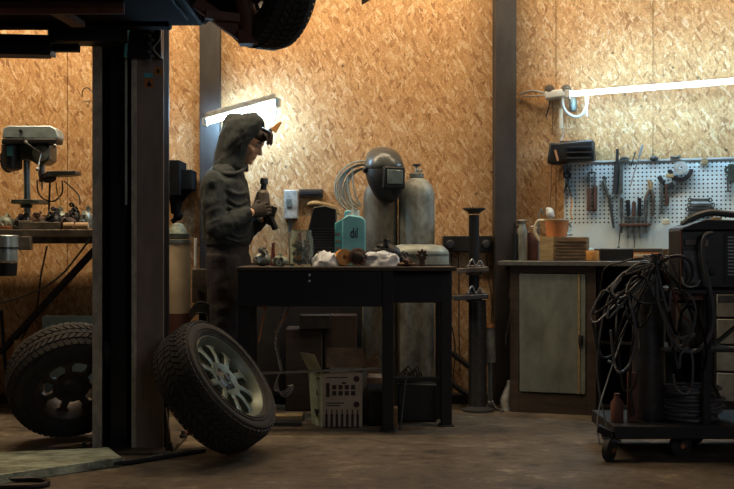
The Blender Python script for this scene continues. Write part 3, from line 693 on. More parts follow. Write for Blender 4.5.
# ================================================================= UNDER THE TABLE
y = 5.62; t = thing('cardboard_box', 'open cardboard carton with printed rows of small figures, under the work table', 'box', (GX(335, y), y, 0))
x0_, x1_, xs_ = GX(322.5, y), GX(361.5, y), GX(311, 5.56)
zt = GZ(373, y); 
b = MB(); w = .004
b.box(x0_, x1_, y, y+w, 0.002, zt).box(x0_+.03, x1_+.03, y+.26, y+.264, 0.002, zt).box(x1_, x1_+w, y, y+.26, 0.002, zt).box(x0_, x1_, y, y+.26, 0.002, .006)
b.build('carton', M_['card_white'], t)
b = MB()   # left side, colour painted paler for the light it faces
A = [(x0_, y, .002), (GX(312, 5.74), 5.74, .002), (GX(308, 5.74), 5.74, GZ(370, 5.74)), (x0_, y, zt)]
off = V((.003, .003, 0)); vs = [b.v(p) for p in A] + [b.v(V(p)+off) for p in A]
for q in ((0,1,2,3),(7,6,5,4),(0,4,5,1),(1,5,6,2),(2,6,7,3),(3,7,4,0)): b.f([vs[i] for i in q])
lab(b.build('side', M_['card_side_lit'], t), 'printed side of the carton, painted pale greenish as if lit')
b = MB()
A = [(x0_, y, zt), (GX(308, 5.74), 5.74, GZ(370, 5.74)), (GX(300, 5.66), 5.66, GZ(352.5, 5.66)), (GX(314.5, 5.55), 5.55, GZ(355, 5.55))]
vs = [b.v(p) for p in A] + [b.v(V(p)+V((0,.003,.003))) for p in A]
for q in ((0,1,2,3),(7,6,5,4),(0,4,5,1),(1,5,6,2),(2,6,7,3),(3,7,4,0)): b.f([vs[i] for i in q])
b.build('flap', M_['card_side_lit'], t)
b = MB(); A = [(x0_+.01, y+.262, zt), (x1_+.02, y+.262, zt), (x1_+.01, y+.30, zt+.11), (x0_+.01, y+.30, zt+.11)]
vs = [b.v(p) for p in A] + [b.v(V(p)+V((0,.004,0))) for p in A]
for q in ((0,1,2,3),(7,6,5,4),(0,4,5,1),(1,5,6,2),(2,6,7,3),(3,7,4,0)): b.f([vs[i] for i in q])
b.build('flap', M_['card'], t)
b = MB(); A = [(x1_, y, zt), (x1_, y+.26, zt), (x1_+.085, y+.22, zt+.10), (x1_+.075, y-.0, zt+.085)]
vs = [b.v(p) for p in A] + [b.v(V(p)+V((.003,0,.003))) for p in A]
for q in ((0,1,2,3),(7,6,5,4),(0,4,5,1),(1,5,6,2),(2,6,7,3),(3,7,4,0)): b.f([vs[i] for i in q])
b.build('flap', M_['card'], t)
b = MB(); kx = y/F    # printed rows of bottles and boxes on the front
def rect(px0, px1, py0, py1): b.box(GX(px0, y), GX(px1, y), y-.0012, y-.0002, GZ(py1, y), GZ(py0, y))
for i in range(7):
    cx = 326.5 + i*5.2
    rect(cx-1.3, cx+1.3, 414, 427); rect(cx-.6, cx+.6, 409.5, 414)
for i in range(5):
    cx = 328 + i*6.3
    if i == 0: rect(cx-2, cx+1.6, 383, 397)
    else: rect(cx-2.2, cx+2, 385, 389.5); rect(cx-2.2, cx+2, 391, 395.5); 
rect(342, 346, 382, 384)
for cy in (379, 404.5):
    b.lathe([(.008, 0), (.017, 0), (.017, .001), (.008, .001)], (GX(356.5, y), y-.0005, GZ(cy, y)), (0, -1, 0), 16)
rect(326, 344, 402.5, 403.6); rect(326, 340, 405, 406); rect(326, 348, 377, 378)
b.build('print', M_['ink_brown'], t)
# arrows on the side panel
p0 = V((x0_, y, 0)); p1 = V((GX(312, 5.74), 5.74, 0)); dd = (p1 - p0)
b = MB()
def tri(u, z, sgn):
    q = p0 + dd*u; nrm = V((-dd.y, dd.x, 0)).normalized(); q += nrm*.007
    e = dd.normalized()*.03
    a = [q - e + V((0,0,z)), q + e + V((0,0,z)), q + V((0,0,z+sgn*.045))]; vs = [b.v(x) for x in a] + [b.v(x + V((-.001,-.001,0))) for x in a]
    b.f(vs[:3]); b.f(vs[3:][::-1]); 
    for i in range(3): b.f([vs[i], vs[(i+1)%3], vs[3+(i+1)%3], vs[3+i]])
tri(.5, .175, 1); b.build('arrow_print', M_['ink_black'], t); b = MB(); tri(.45, .095, -1); b.build('arrow_print', M_['ink_black'], t); b = MB()
for z in (.30, .325, .268): 
    q = p0+dd*.5; b.cbox(q + V((-.007, -.004, z)), .10, .001, .006, Matrix.Rotation(math.atan2(dd.y, dd.x), 3, 'Z'))
b.build('line_print', M_['ink_black'], t)
# torn brown cardboard behind the carton
b = MB(); y2 = 5.90
pts = [(GX(p, y2), GZ(q, y2)) for p, q in ((357, 358), (372, 362), (377, 355), (381, 364), (377, 372), (368, 374), (365, 384), (361, 380), (360, 366))]
b.prism(pts, y2, y2+.02); b.box(GX(360, y2), GX(382, y2), y2+.02, y2+.2, 0, GZ(378, y2))
tag(b.build('torn_cardboard', M_['card'], bev=.002), 'torn brown cardboard sticking up behind the printed carton', 'cardboard')
t = thing('storage_crate', 'dark blue black crate on the floor between the printed carton and the table leg', 'crate', (GX(372, 5.7), 5.75, 0))
MB().box(GX(363.5, 5.7)+.03, GX(384, 5.7), 5.68, 5.9, 0.001, GZ(391, 5.7)).build('crate_body', M_['black_plastic'], t, bev=.005)
MB().box(GX(363.5, 5.7)+.025, GX(384.5, 5.7), 5.675, 5.905, GZ(391, 5.7), GZ(388.5, 5.7)).build('crate_rim', M_['dark_steel'], t)
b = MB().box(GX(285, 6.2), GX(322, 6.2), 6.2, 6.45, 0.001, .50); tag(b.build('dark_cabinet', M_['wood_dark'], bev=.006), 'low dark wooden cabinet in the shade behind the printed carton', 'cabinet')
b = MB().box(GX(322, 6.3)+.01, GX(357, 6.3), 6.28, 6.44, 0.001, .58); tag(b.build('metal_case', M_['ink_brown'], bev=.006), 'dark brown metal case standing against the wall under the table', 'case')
b = MB().box(GX(298, 6.2)+.01, GX(330, 6.1), 6.18, 6.3, .501, .585); tag(b.build('flat_box', M_['dark_steel'], bev=.003), 'small dark box lying on top of the dark cabinet under the table', 'box')
b = MB().box(GX(270, 5.9), GX(303, 5.9), 5.84, 5.98, .001, .03); b2 = tag(b.build('plank', M_['wood_pale'], bev=.002), 'pale plank lying on the floor under the left half of the work table', 'plank')
b = MB().box(GX(272, 5.8), GX(302, 5.8), 5.66, 5.75, .001, .025); tag(b.build('steel_strip', M_['dark_steel'], bev=.002), 'thin dark steel strip on the floor in front of the pale plank', 'strip')
# hanging chain and strap
b = MB(); yc = 5.545
pts = [(284, 307), (281, 320), (277, 332), (276, 345), (279, 358), (281, 368)]
P_ = [P(a, c, yc + .1) for a, c in pts]
for i in range(24):
    u = i/23*(len(P_)-1); k = min(int(u), len(P_)-2); p = P_[k].lerp(P_[k+1], u-k); d = (P_[k+1]-P_[k]).normalized()
    side = V((1,0,0)) if i % 2 else V((0,1,0)); n_ = d.cross(side).normalized(); s2 = d.cross(n_).normalized()
    b.tube([p + d*math.cos(t)*.015 + s2*math.sin(t)*.008 for t in [math.pi*2*j/8 for j in range(8)]], .0026, n=5, smooth=0, close=True)
tag(b.build('hanging_chain', M_['steel']), 'steel chain hanging down from the underside of the work table at the left', 'chain')
b = MB().tube([P(291, 300, 5.75), P(287, 312, 5.72), P(280, 325, 5.72), P(275, 333, 5.72)], .006).tube([P(266, 306, 5.8), P(262, 325, 5.8), P(259, 342, 5.8)], .004)
b.sph(P(264.5, 306, 5.8), .016)
tag(b.build('copper_hose', M_['copper']), 'thin copper coloured hose hanging beside the chain under the table', 'hose')
b = MB()
for i in range(4): b.tube([P(281, 370, 5.70), P(277-i, 382+i*2, 5.70+.01*i), P(282, 396-i*1.5, 5.71), P(290+i, 394-i*3, 5.72), P(294-i*2, 386, 5.72)], .003, n=5)
b.tube([P(281, 366, 5.70), P(281, 371, 5.70)], .006)
tag(b.build('wire_bundle', M_['cable_silver']), 'loose bundle of thin wire hanging at the end of the chain', 'wire')
b = MB().box(GX(246, 6.5), GX(362, 6.5), 6.47, 6.498, .056, .90); tag(b.build('shade_board', M_['plinth'], bev=.003), 'wide black board added on the wall to deepen the shade under the work table', 'board')  # dark sheet added to stand in for the shade under the table
# grey door leaf and pipes behind
b = MB().box(GX(399, 6.5), GX(417, 6.5), 6.44, 6.47, .056, GZ(300, 6.5)); 
tag(b.build('grey_panel', M_['cylinder_grey'], bev=.002), 'plain grey metal panel leaning upright against the wall behind the right table legs', 'panel') if False else b.bm.free()
b = MB().box(GX(394, 5.86)+.02, GX(436, 5.9), 5.80, 6.05, .004, GZ(382, 5.9)); tag(b.build('toolbox', M_['black_plastic'], bev=.008), 'black toolbox on the floor behind the right table leg', 'toolbox')
b = MB()
for i in range(7): b.tube([P(398+i*2.5, 381, 5.9), P(402+i*3, 372-i % 3*3, 5.9), P(410+i*2, 377+i % 2*2, 5.92)], .005, n=5)
b.sph(P(408, 379, 5.92), (.06, .05, .02))
tag(b.build('rope_tangle', M_['wood_dark']), 'tangle of dark rope on top of the black toolbox', 'rope')
b = MB().bar(P(405.5, 380, 5.66), (GX(400, 5.55), 5.52, .006), .006); tag(b.build('thin_rod', M_['dark_steel']), 'thin dark rod leaning from floor to shelf rail, right of the middle table leg', 'rod')
b = MB().box(GX(392.5, 5.62)+.0, GX(398, 5.62), 5.70, 5.78, 0.001, GZ(408, 5.7)); tag(b.build('small_can', M_['card'], bev=.003), 'small brown and white carton right behind the middle table leg', 'box')
# ================================================================= PERSON
YP = 6.15; S = YP/F
def pp(px, py, dy=0): return P(px, py, YP + dy)      # all at nearly one depth
man = thing('person', 'person in a dark hooded jacket standing at the table, head bowed over a tool', 'person', (GX(226, YP), YP, 0))
def sec(py, x0, x1, hy, dy=0, tilt=0):
    c = P((x0+x1)/2, py, YP + dy); w = (x1-x0)/2*S
    return (c, (w*math.cos(tilt), 0, -w*math.sin(tilt)), (0, hy, 0))
# head frame
TW = math.radians(-9)      # turned slightly towards the camera
PT = math.radians(30)
HM = Matrix.Translation(pp(248.0, 142)) @ Matrix.Rotation(TW, 4, 'Z') @ Matrix.Rotation(PT, 4, 'Y')   # x forward, z up
# --- body: one continuous skin mesh (head, neck, trunk, limbs, hands)
b = MB(HM)
b.sph((-.008, 0, .035), (.094, .074, .085), 20, 14)                # skull
b.loft([((.012, 0, -.012), (.078, 0, 0), (0, .066, 0)), ((.020, 0, -.05), (.068, 0, 0), (0, .058, 0)), ((.030, 0, -.085), (.052, 0, 0), (0, .042, 0)), ((.042, 0, -.108), (.034, 0, 0), (0, .026, 0)), ((.046, 0, -.115), (.02, 0, 0), (0, .014, 0))], 18)
b.loft([((.078, 0, .022), (.010, 0, 0), (0, .009, 0)), ((.092, 0, -.005), (.014, 0, 0), (0, .012, 0)), ((.104, 0, -.026), (.014, 0, 0), (0, .016, 0)), ((.096, 0, -.038), (.010, 0, 0), (0, .013, 0))], 12)     # nose
b.sph((.076, 0, .030), (.016, .050, .011))                          # brow
b.sph((.081, 0, -.058), (.013, .024, .007)).sph((.079, 0, -.070), (.013, .021, .008))   # lips
b.sph((.074, 0, -.098), (.018, .020, .016))                         # chin
for s_ in (-1, 1):
    b.sph((-.006, s_*.076, -.004), (.020, .008, .030)); b.sph((.058, s_*.038, -.03), (.02, .018, .02))
b.M = Matrix.Identity(4)
b.bar(pp(240, 150), pp(226, 170), .058, .066)
b.loft([sec(232, 212, 244, .13), sec(210, 209, 244, .145), sec(190, 208, 242, .16), sec(176, 209, 238, .15), sec(168, 214, 234, .08)])
b.loft([sec(262, 212, 244, .13), sec(245, 212, 245, .14), sec(230, 212, 244, .13)])
RS, RE, RWr = pp(213, 184, -.19), pp(216, 228, -.22), pp(251, 213, -.15)
LS, LE, LWr = pp(222, 184, .19), pp(240, 232, .21), pp(263, 219, .10)
for A_, B_, C_ in ((RS, RE, RWr), (LS, LE, LWr)):
    b.sph(A_, .06); b.bar(A_, B_, .05, .042); b.sph(B_, .042); b.bar(B_, C_, .04, .028); b.sph(C_, .03)
LEG = []
for dy, hx, kx, ax in ((-.09, 225, 222, 218), (.09, 232, 236, 232)):
    A_, K_, N_ = pp(hx, 255, dy), pp(kx, 335, dy), P(ax, 402, YP+dy); N_.z = .09
    LEG.append((A_, K_, N_)); b.bar(A_, K_, .085, .058); b.sph(K_, .057); b.bar(K_, N_, .055, .038)
    b.loft([((N_.x-.06, N_.y, .05), (0, .03, 0), (0, 0, .03)), ((N_.x+.0, N_.y, .055), (0, .036, 0), (0, 0, .045)), ((N_.x+.12, N_.y, .038), (0, .042, 0), (0, 0, .026)), ((N_.x+.18, N_.y, .032), (0, .03, 0), (0, 0, .018))], 12)
body = b.build('body', M_['skin'], man, remesh=.0055, smooth_it=3)
# eyes, brows, ears details
for s_ in (-1, 1):
    e = MB(HM).sph((.070, s_*.030, .012), .0115, 12, 8).build('eye', M_['dirty_white'], man)
    MB(HM).sph((.0795, s_*.030, .010), (.003, .005, .005), 8, 6).build('iris', M_['ink_black'], e)
    MB(HM).tube([(.084, s_*.016, .032), (.083, s_*.034, .037), (.070, s_*.052, .031)], .0045, n=6).build('eyebrow', M_['hair'], man)
MB(HM).sph((.087, 0, -.064), (.003, .018, .0016)).build('mouth_line', M_['red_brown'], man)
b = MB(HM)
rnd = random.Random(4)
b.sph((.004, 0, .060), (.088, .072, .062), 18, 12)
for i in range(34):
    yy = rnd.uniform(-.05, .05); z0 = rnd.uniform(.085, .115)
    b.tube([(.04, yy*.6, z0), (.080+rnd.random()*.02, yy, z0+.002), (.104+rnd.random()*.018, yy*1.1, z0-.018-rnd.random()*.02), (.112+rnd.random()*.012, yy*1.15, z0-.040-rnd.random()*.012)], lambda t: .0085*(1-.75*t), n=6, smooth=3)
lab(b.build('hair', M_['hair'], man, remesh=.005, smooth_it=1), 'dark tousled fringe hanging out of the hood')
# beard shadow
# --- hood: open shell around the head
b = MB(); rs = []; NA = 30
for py, bk, ed, hy in ((115.0, 237, 249, .035), (115.8, 231.5, 254.5, .07), (118.5, 227, 259.5, .10), (123, 224, 264, .122), (130, 221.5, 261.5, .132), (138, 220, 256, .134), (146, 218.5, 250, .13), (154, 217, 247.5, .12), (162, 214.5, 246, .115), (170, 212, 246, .12)):
    rx_ = (ed - bk)/1.60; cxp = bk + rx_; c_ = pp(cxp, py); g = math.radians(50)
    ring = []
    for k in range(NA):
        th = g + (2*math.pi - 2*g)*k/(NA-1)
        wr = 1 + .03*math.sin(th*5 + py*.35)
        ring.append(c_ + V((rx_*S*math.cos(th)*wr, hy*math.sin(th)*wr, .010*math.sin(th*3+py*.2))))
    rs.append([b.v(p) for p in ring])
for A_, B_ in zip(rs, rs[1:]):
    for k in range(NA-1): b.f([A_[k], A_[k+1], B_[k+1], B_[k]])
b.f(rs[0][::-1])
hood = b.build('hood', M_['hoodie'], man, ang=3)
sm = hood.modifiers.new('k', 'SOLIDIFY'); sm.thickness = .012; sm.offset = 0
sm = hood.modifiers.new('u', 'SUBSURF'); sm.levels = 2; sm.render_levels = 2
fx_ = bpy.data.textures.new('hood_folds', 'CLOUDS'); fx_.noise_scale = .06
sm = hood.modifiers.new('d', 'DISPLACE'); sm.texture = fx_; sm.strength = .022; sm.mid_level = .5; sm.texture_coords = 'GLOBAL'
# collar folds
b = MB().loft([sec(166, 210, 241, .13, 0, -.2), sec(171, 206, 244, .16, 0, -.1), sec(177, 204, 245, .175)])
b.tube([pp(213, 168, -.12), pp(226, 174, -.165), pp(240, 172, -.13), pp(247, 165, -.04)], .014, n=10)
b.build('hood_collar', M_['hoodie'], man, remesh=.007, smooth_it=4)
# --- hoodie
b = MB()
b.loft([sec(243, 206, 250, .175), sec(238, 203.5, 252, .18), sec(225, 202, 252.5, .185), sec(210, 201, 251, .19), sec(196, 200.5, 249.5, .20), sec(184, 202, 247, .20), sec(176, 205, 243, .18), sec(169, 210, 240, .14), sec(163, 215, 237, .09)], 26)
def sleeve(A_, B_, C_, ro):
    b.sph(A_, ro*1.14); b.bar(A_, B_, ro*1.10, ro*.98); b.sph(B_, ro*.99); b.bar(B_, C_, ro*.97, ro*.74); 
    d = (C_-B_).normalized()
    for i in range(5):
        c = B_ + (C_-B_)*(.12+.19*i); b.lathe([(ro*(.86-.04*i), -.012), (ro*(1.02-.05*i), 0), (ro*(.86-.04*i), .012)], c, d + V((.2*(-1)**i, 0, .1)), 16)
    d = (B_-A_).normalized()
    for i in range(3):
        c = A_ + (B_-A_)*(.45+.2*i); b.lathe([(ro*.95, -.015), (ro*1.10, 0), (ro*.95, .015)], c, d + V((.3, .1*(-1)**i, 0)), 16)
sleeve(RS, RE, RWr, .062); sleeve(LS, LE, LWr, .062)
for i in range(7):   # creases on the trunk
    zpy = 190 + i*8; b.tube([pp(226, zpy, -.19), pp(238, zpy+4+i % 2*3, -.165), pp(249, zpy+2, -.07)], .008, n=6)
jacket = b.build('hooded_jacket', M_['hoodie'], man, remesh=.0075, smooth_it=3)
tx_ = bpy.data.textures.new('folds', 'CLOUDS'); tx_.noise_scale = .085; tx_.noise_depth = 1
dm = jacket.modifiers.new('d', 'DISPLACE'); dm.texture = tx_; dm.strength = .028; dm.mid_level = .5; dm.texture_coords = 'GLOBAL'
b = MB().loft([sec(240, 204.5, 251, .183), sec(244.5, 205.5, 250.5, .178)], 26); b.build('waistband', M_['hoodie'], man)
# --- trousers
b = MB()
b.loft([sec(272, 209, 248, .15), sec(258, 206, 249, .165), sec(244, 207, 249, .165), sec(238, 208, 248, .16)], 24)
for (A_, K_, N_), f_ in zip(LEG, (1, 1)):
    b.bar(A_, K_, .112, .086); b.sph(K_, .088); e = N_.copy(); e.z = .10; b.bar(K_, e, .084, .075)
tr = b.build('trousers', M_['trouser'], man, remesh=.0085, smooth_it=3)
dm = tr.modifiers.new('d', 'DISPLACE'); dm.texture = tx_; dm.strength = .014; dm.mid_level = .5; dm.texture_coords = 'GLOBAL'
for A_, K_, N_ in LEG:
    b = MB().loft([((N_.x-.075, N_.y, .062), (0, .036, 0), (0, 0, .058)), ((N_.x-.02, N_.y, .065), (0, .046, 0), (0, 0, .063)), ((N_.x+.10, N_.y, .046), (0, .052, 0), (0, 0, .044)), ((N_.x+.19, N_.y, .036), (0, .046, 0), (0, 0, .033)), ((N_.x+.215, N_.y, .028), (0, .026, 0), (0, 0, .022))], 18)
    b.bar((N_.x-.015, N_.y, .06), (N_.x-.01, N_.y, .15), .052, .056)
    bt = b.build('boot', M_['boot'], man, remesh=.008, smooth_it=2)
    MB().loft([((N_.x-.085, N_.y, .010), (0, .038, 0), (0, 0, .009)), ((N_.x+.05, N_.y, .010), (0, .05, 0), (0, 0, .009)), ((N_.x+.19, N_.y, .010), (0, .045, 0), (0, 0, .009)), ((N_.x+.22, N_.y, .010), (0, .026, 0), (0, 0, .008))], 14).build('sole', M_['rubber'], bt)
# --- gloved hands, five fingers each, closed around the tool
def hand(Wp, tgt, palmn, name, thumb_side):
    d = (V(tgt)-V(Wp)).normalized(); n_ = V(palmn); n_ = (n_ - d*n_.dot(d)).normalized(); sd = d.cross(n_).normalized()*thumb_side
    b = MB(); Wp = V(Wp)
    b.loft([(Wp - d*.02, sd*.030, n_*.024), (Wp + d*.02, sd*.038, n_*.020), (Wp + d*.06, sd*.044, n_*.018), (Wp + d*.092, sd*.042, n_*.014)], 14)
    for i, (o, L_) in enumerate(((.031, .078), (.011, .086), (-.010, .080), (-.030, .062))):
        k0 = Wp + d*.085 + sd*o; a1, a2, a3 = .55, 1.35, 2.1
        k1 = k0 + (d*math.cos(a1)+n_*math.sin(a1))*L_*.45; k2 = k1 + (d*math.cos(a2)+n_*math.sin(a2))*L_*.32; k3 = k2 + (d*math.cos(a3)+n_*math.sin(a3))*L_*.25
        for q0, q1, r0, r1 in ((k0-d*.02, k1, .0105, .0098), (k1, k2, .0098, .009), (k2, k3, .009, .0078)): b.bar(q0, q1, r0, r1, 10); b.sph(q1, r1, 10, 6)
    t0 = Wp + d*.030 + sd*.034; t1 = t0 + (d*.55+sd*.55+n_*.45).normalized()*.040; t2 = t1 + (d*.75+n_*.7-sd*.1).normalized()*.034; t3 = t2 + (d*.5+n_*.8-sd*.5).normalized()*.024
    for q0, q1, r0, r1 in ((t0-d*.012-sd*.008, t1, .014, .012), (t1, t2, .0115, .0105), (t2, t3, .0105, .009)): b.bar(q0, q1, r0, r1, 10); b.sph(q1, r1, 10, 6)
    return b.build(name, M_['glove'], man, remesh=.003, smooth_it=2)
hand(RWr, pp(272, 207, -.13), (.1, 1, -.1), 'glove', 1)
hand(LWr, pp(276, 209, .02), (-.15, -1, .15), 'glove', 1)
# tool held in the hands: stubby air drill/grease gun
tl = thing('hand_tool', 'dark hand tool with upright nozzle and slanting handle held in both hands of the person', 'tool', pp(266, 206, -.07))
dy = -.06
b = MB().bar(pp(262, 203, dy), pp(263, 193, dy), .050, .038, 18).bar(pp(263, 193, dy), pp(263, 190, dy), .038, .022, 18).bar(pp(261, 208, dy), pp(262, 203, dy), .040, .05, 18); b.build('body', M_['bench_steel'], tl)
b = MB().bar(pp(263, 191, dy), pp(264, 184, dy), .018, .018).bar(pp(264, 184, dy), pp(264.3, 178, dy), .026, .022); b.build('nozzle', M_['dark_steel'], tl, bev=.002)
b = MB().sq(pp(262, 207, dy), pp(276, 212, dy), .05, .055).bar(pp(268, 212, dy), pp(275, 228, dy), .021, .020, 16).bar(pp(275, 228, dy), pp(275.6, 229.5, dy), .023, .018, 16); b.build('handle', M_['black_plastic'], tl, bev=.004)
# ================================================================= LEFT WORK LAMP
a_, c_ = P(207, 122, 6.34), P(276, 103, 6.30)
d_ = (c_-a_).normalized()
lamp = thing('tube_lamp', 'short bright tube lamp clamped to the left column just above the hooded person', 'lamp', a_)
b = MB().bar(a_, c_, .016, n=16); tbo = lab(b.build('tube', TL, lamp), 'glowing white tube')
b = MB(); up = V((0,0,1)); b.sq(a_ + V((0,0,.024)) - d_*.02, c_ + V((0,0,.024)) + d_*.02, .060, .008); b.build('reflector', M_['white_plastic'], lamp, bev=.002)
MB().sq(a_ + V((0,0,.045)) - d_*.0, c_ + V((0,0,.045)), .045, .026).build('housing', M_['dirty_white'], lamp, bev=.004)
for q in (a_ - d_*.012, c_ + d_*.012): MB().cbox(q, .03, .035, .05, Matrix.Rotation(math.atan2(d_.y, d_.x), 3, 'Z')).build('end_cap', M_['white_plastic'], lamp, bev=.004)
MB().sq(a_ + V((0,0,.045)), (GX(207, 6.52), 6.522, a_.z + .045), .03, .02).build('bracket', M_['steel'], lamp)
cl = thing('lamp_clamp', 'spring clamp with an orange jaw gripping the right end of the short tube lamp', 'clamp', c_)
b = MB().sq(P(266, 135, 6.30), P(274, 127, 6.29), .02, .035, .02, .018); b.build('jaw', M_['dark_steel'], cl, bev=.003)
b = MB().sq(P(273, 131, 6.285), P(281, 121.5, 6.285), .028, .045, .02, .018); lab(b.build('grip', M_['orange_tape'], cl, bev=.004), 'orange grip')
b = MB().tube([P(252, 122, 6.33), P(254, 116, 6.33), P(260, 115, 6.33), P(266, 121, 6.32), P(270, 131, 6.31)], .0055, n=7).tube([P(270, 131, 6.3), P(275, 120, 6.3), P(277, 107, 6.3)], .004); b.build('cable', M_['dirty_white'], cl)
# ================================================================= RIGHT WORKBENCH
def wl(px, py, d):            # right wall local coordinates: u along, d out of the wall, z
    p = PW(px, py, d); return (p - C0).dot(WT), p.z
DC = .43
cz = .914
ct = thing('counter_top', 'long grey worktop running along the right wall below the tool board', 'worktop', C0 + WN*.2)
ct.rotation_euler = (0, 0, -AL)
b = MB(MW); u0 = wl(497.5, 262, DC)[0]
b.box(u0, 2.6, -DC, -.005, cz-.030, cz); b.build('slab', M_['counter_top'], ct, bev=.003)
MB(MW).box(u0+.002, 2.6, -DC-.004, -DC, cz-.026, cz-.004).build('edge_strip', M_['steel'], ct)
u1, u2, u3, u4 = [wl(p, 300, DC-.02)[0] for p in (510, 519.5, 585.5, 596)]
cab = thing('bench_cabinet', 'dark framed bench cabinet with a grey door under the left end of the long worktop', 'cabinet', C0 + WT*u1 + WN*.2, -AL)
d1 = -(DC-.02)
ztd, zbd = GZ(274, 6.1), GZ(393, 6.1)
b = MB(MW); b.box(u1, u1+.02, d1+.02, -.02, .0, cz-.032).box(u4-.02, u4, d1+.02, -.02, .0, cz-.032).box(u1+.02, u4-.02, -.04, -.02, .0, cz-.032).box(u1+.02, u4-.02, d1+.02, -.04, .06, .08); b.build('carcass', M_['black_paint'], cab)
b = MB(MW); b.box(u1, u2-.004, d1, d1+.02, .0, cz-.032).box(u3+.004, u4, d1, d1+.02, 0, cz-.032).box(u2-.004, u3+.004, d1, d1+.02, ztd+.006, cz-.032).box(u2-.004, u3+.004, d1, d1+.02, 0, zbd-.006); b.build('face_frame', M_['wood_dark'], cab, bev=.002)
b = MB(MW); b.box(u2, u3, d1-.004, d1+.014, zbd, ztd); dr = b.build('door', M_['door_grey'], cab, bev=.003)
uh, zh = wl(581, 340, DC-.02)
b = MB(MW); b.box(uh-.014, uh+.012, d1-.012, d1-.004, zh-.03, zh+.03).bar((uh, d1-.012, zh+.01), (uh, d1-.035, zh+.01), .006).box(uh-.006, uh+.006, d1-.042, d1-.03, zh-.045, zh+.018); b.build('latch', M_['ink_black'], dr, bev=.002)
b = MB(MW); uu = wl(577.5, 300, DC)[0]; b.box(uu, uu+.012, d1-.008, d1-.004, zbd, ztd); lab(b.build('door_strip', M_['wood_pale'], dr), 'pale vertical strip')
# ---- peg board
up0, _ = wl(565, 160, .03); 
pb = bpy.data.objects.new
zt_, zb_ = GZ(162.5, 6.45), GZ(249, 6.45)
me_b = MB().box(0, 2.3 - up0, -.012, 0, 0, zt_-zb_)
t = thing('tool_board', 'pale perforated steel tool board fixed to the right wall above the worktop', 'pegboard', C0 + WT*up0 + WN*.02 + V((0,0,zb_)), -AL)
TBM = WM(t); o = MB(TBM).box(0, 2.3 - up0, -.012, 0, 0, zt_-zb_).build('perforated_sheet', PEG, t)
fr = MB(TBM).box(-.006, 0, -.02, .018, 0, zt_-zb_).box(0, 2.3-up0, -.02, -.012, zt_-zb_-.004, zt_-zb_+.006); fr.build('edge_strip', M_['white_plastic'], t)
DB = .035
def T(px, py, d=.048):
    p = PW(px, py, d); return p
Rw = Matrix.Rotation(-AL, 3, 'Z')
def hook(b, px, py): b.bar(T(px, py, .03), T(px, py, .065), .004, n=8)
def tt(name, label, cat, grp=None, px=600, py=200): return thing(name, label, cat, T(px, py), -AL, grp)
# adjustable wrench at upper left
t = tt('adjustable_wrench', 'steel adjustable wrench with dark jaws at the upper left corner of the tool board', 'wrench', None, 567, 170)
b = MB(); b.lathe([(.010, -.008), (.026, -.008), (.026, .008), (.010, .008)], T(567, 175), WN, 18, close=True).sq(T(565, 170), T(564, 165.5), .02, .022).sq(T(569.5, 170), T(570, 167), .02, .016); b.build('head', M_['dark_steel'], t, bev=.002)
b = MB(); b.sq(T(566.5, 179), T(572, 197), .012, .026, .010, .018).sq(T(568.5, 179), T(563.8, 193), .010, .018, .008, .012); hook(b, 566, 168); b.build('shaft', M_['tool_steel'], t, bev=.002)
b = MB().tube([T(571, 193), T(572, 203), T(570.5, 213), T(573, 220)], .004); hook(b, 571, 193)
tag(b.build('hanging_wire', M_['orange_tape']), 'thin orange wire hanging below the adjustable wrench on the tool board', 'wire')
# brushes / crimper pair at 590
t = tt('twin_handle_tool', 'steel tool with two brown handles hanging left of centre on the tool board', 'tool', None, 590, 190)
b = MB(); b.sq(T(589, 172), T(589, 189), .008, .018).sq(T(595, 172), T(595, 189), .008, .018).sq(T(588, 172.5), T(596, 172.5), .006, .01); hook(b, 592, 171); b.build('frame', M_['tool_steel'], t)
b = MB(); b.sq(T(589.5, 188), T(589, 209), .018, .022).sq(T(594.5, 188), T(594.5, 208), .018, .020).box(0,0,0,0,0,0) if False else b.sq(T(589.5, 188), T(589, 211), .022, .036).sq(T(595.2, 186), T(595, 210), .022, .034); b.sq(T(586.5, 209.5), T(597, 210.5), .012, .012); b.build('handle', M_['tool_brown'], t, bev=.003)
# long file / saw at 605-612
t = tt('hand_file', 'long dark toothed file slanting down the middle left of the tool board', 'file', None, 608, 195)
b = MB(); b.sq(T(609, 195), T(613.5, 228), .014, .034, .010, .026); 
for i in range(9): b.cbox(T(611.3+i*.33, 199+i*2.9, .056), .02, .004, .004, Rw)
b.build('blade', M_['dark_steel'], t)
b = MB(); b.sq(T(603.5, 180), T(608.5, 197), .014, .030, .014, .026); hook(b, 605, 181); b.build('grip', M_['tool_steel'], t, bev=.003)
b = MB(); b.bar(T(604, 176), T(605.5, 183), .008, .010); b.bar(T(602, 178), T(607, 178), .006); tag(b.build('door_hook', M_['dark_steel']), 'short dark hook above the grip of the long toothed file', 'hook')
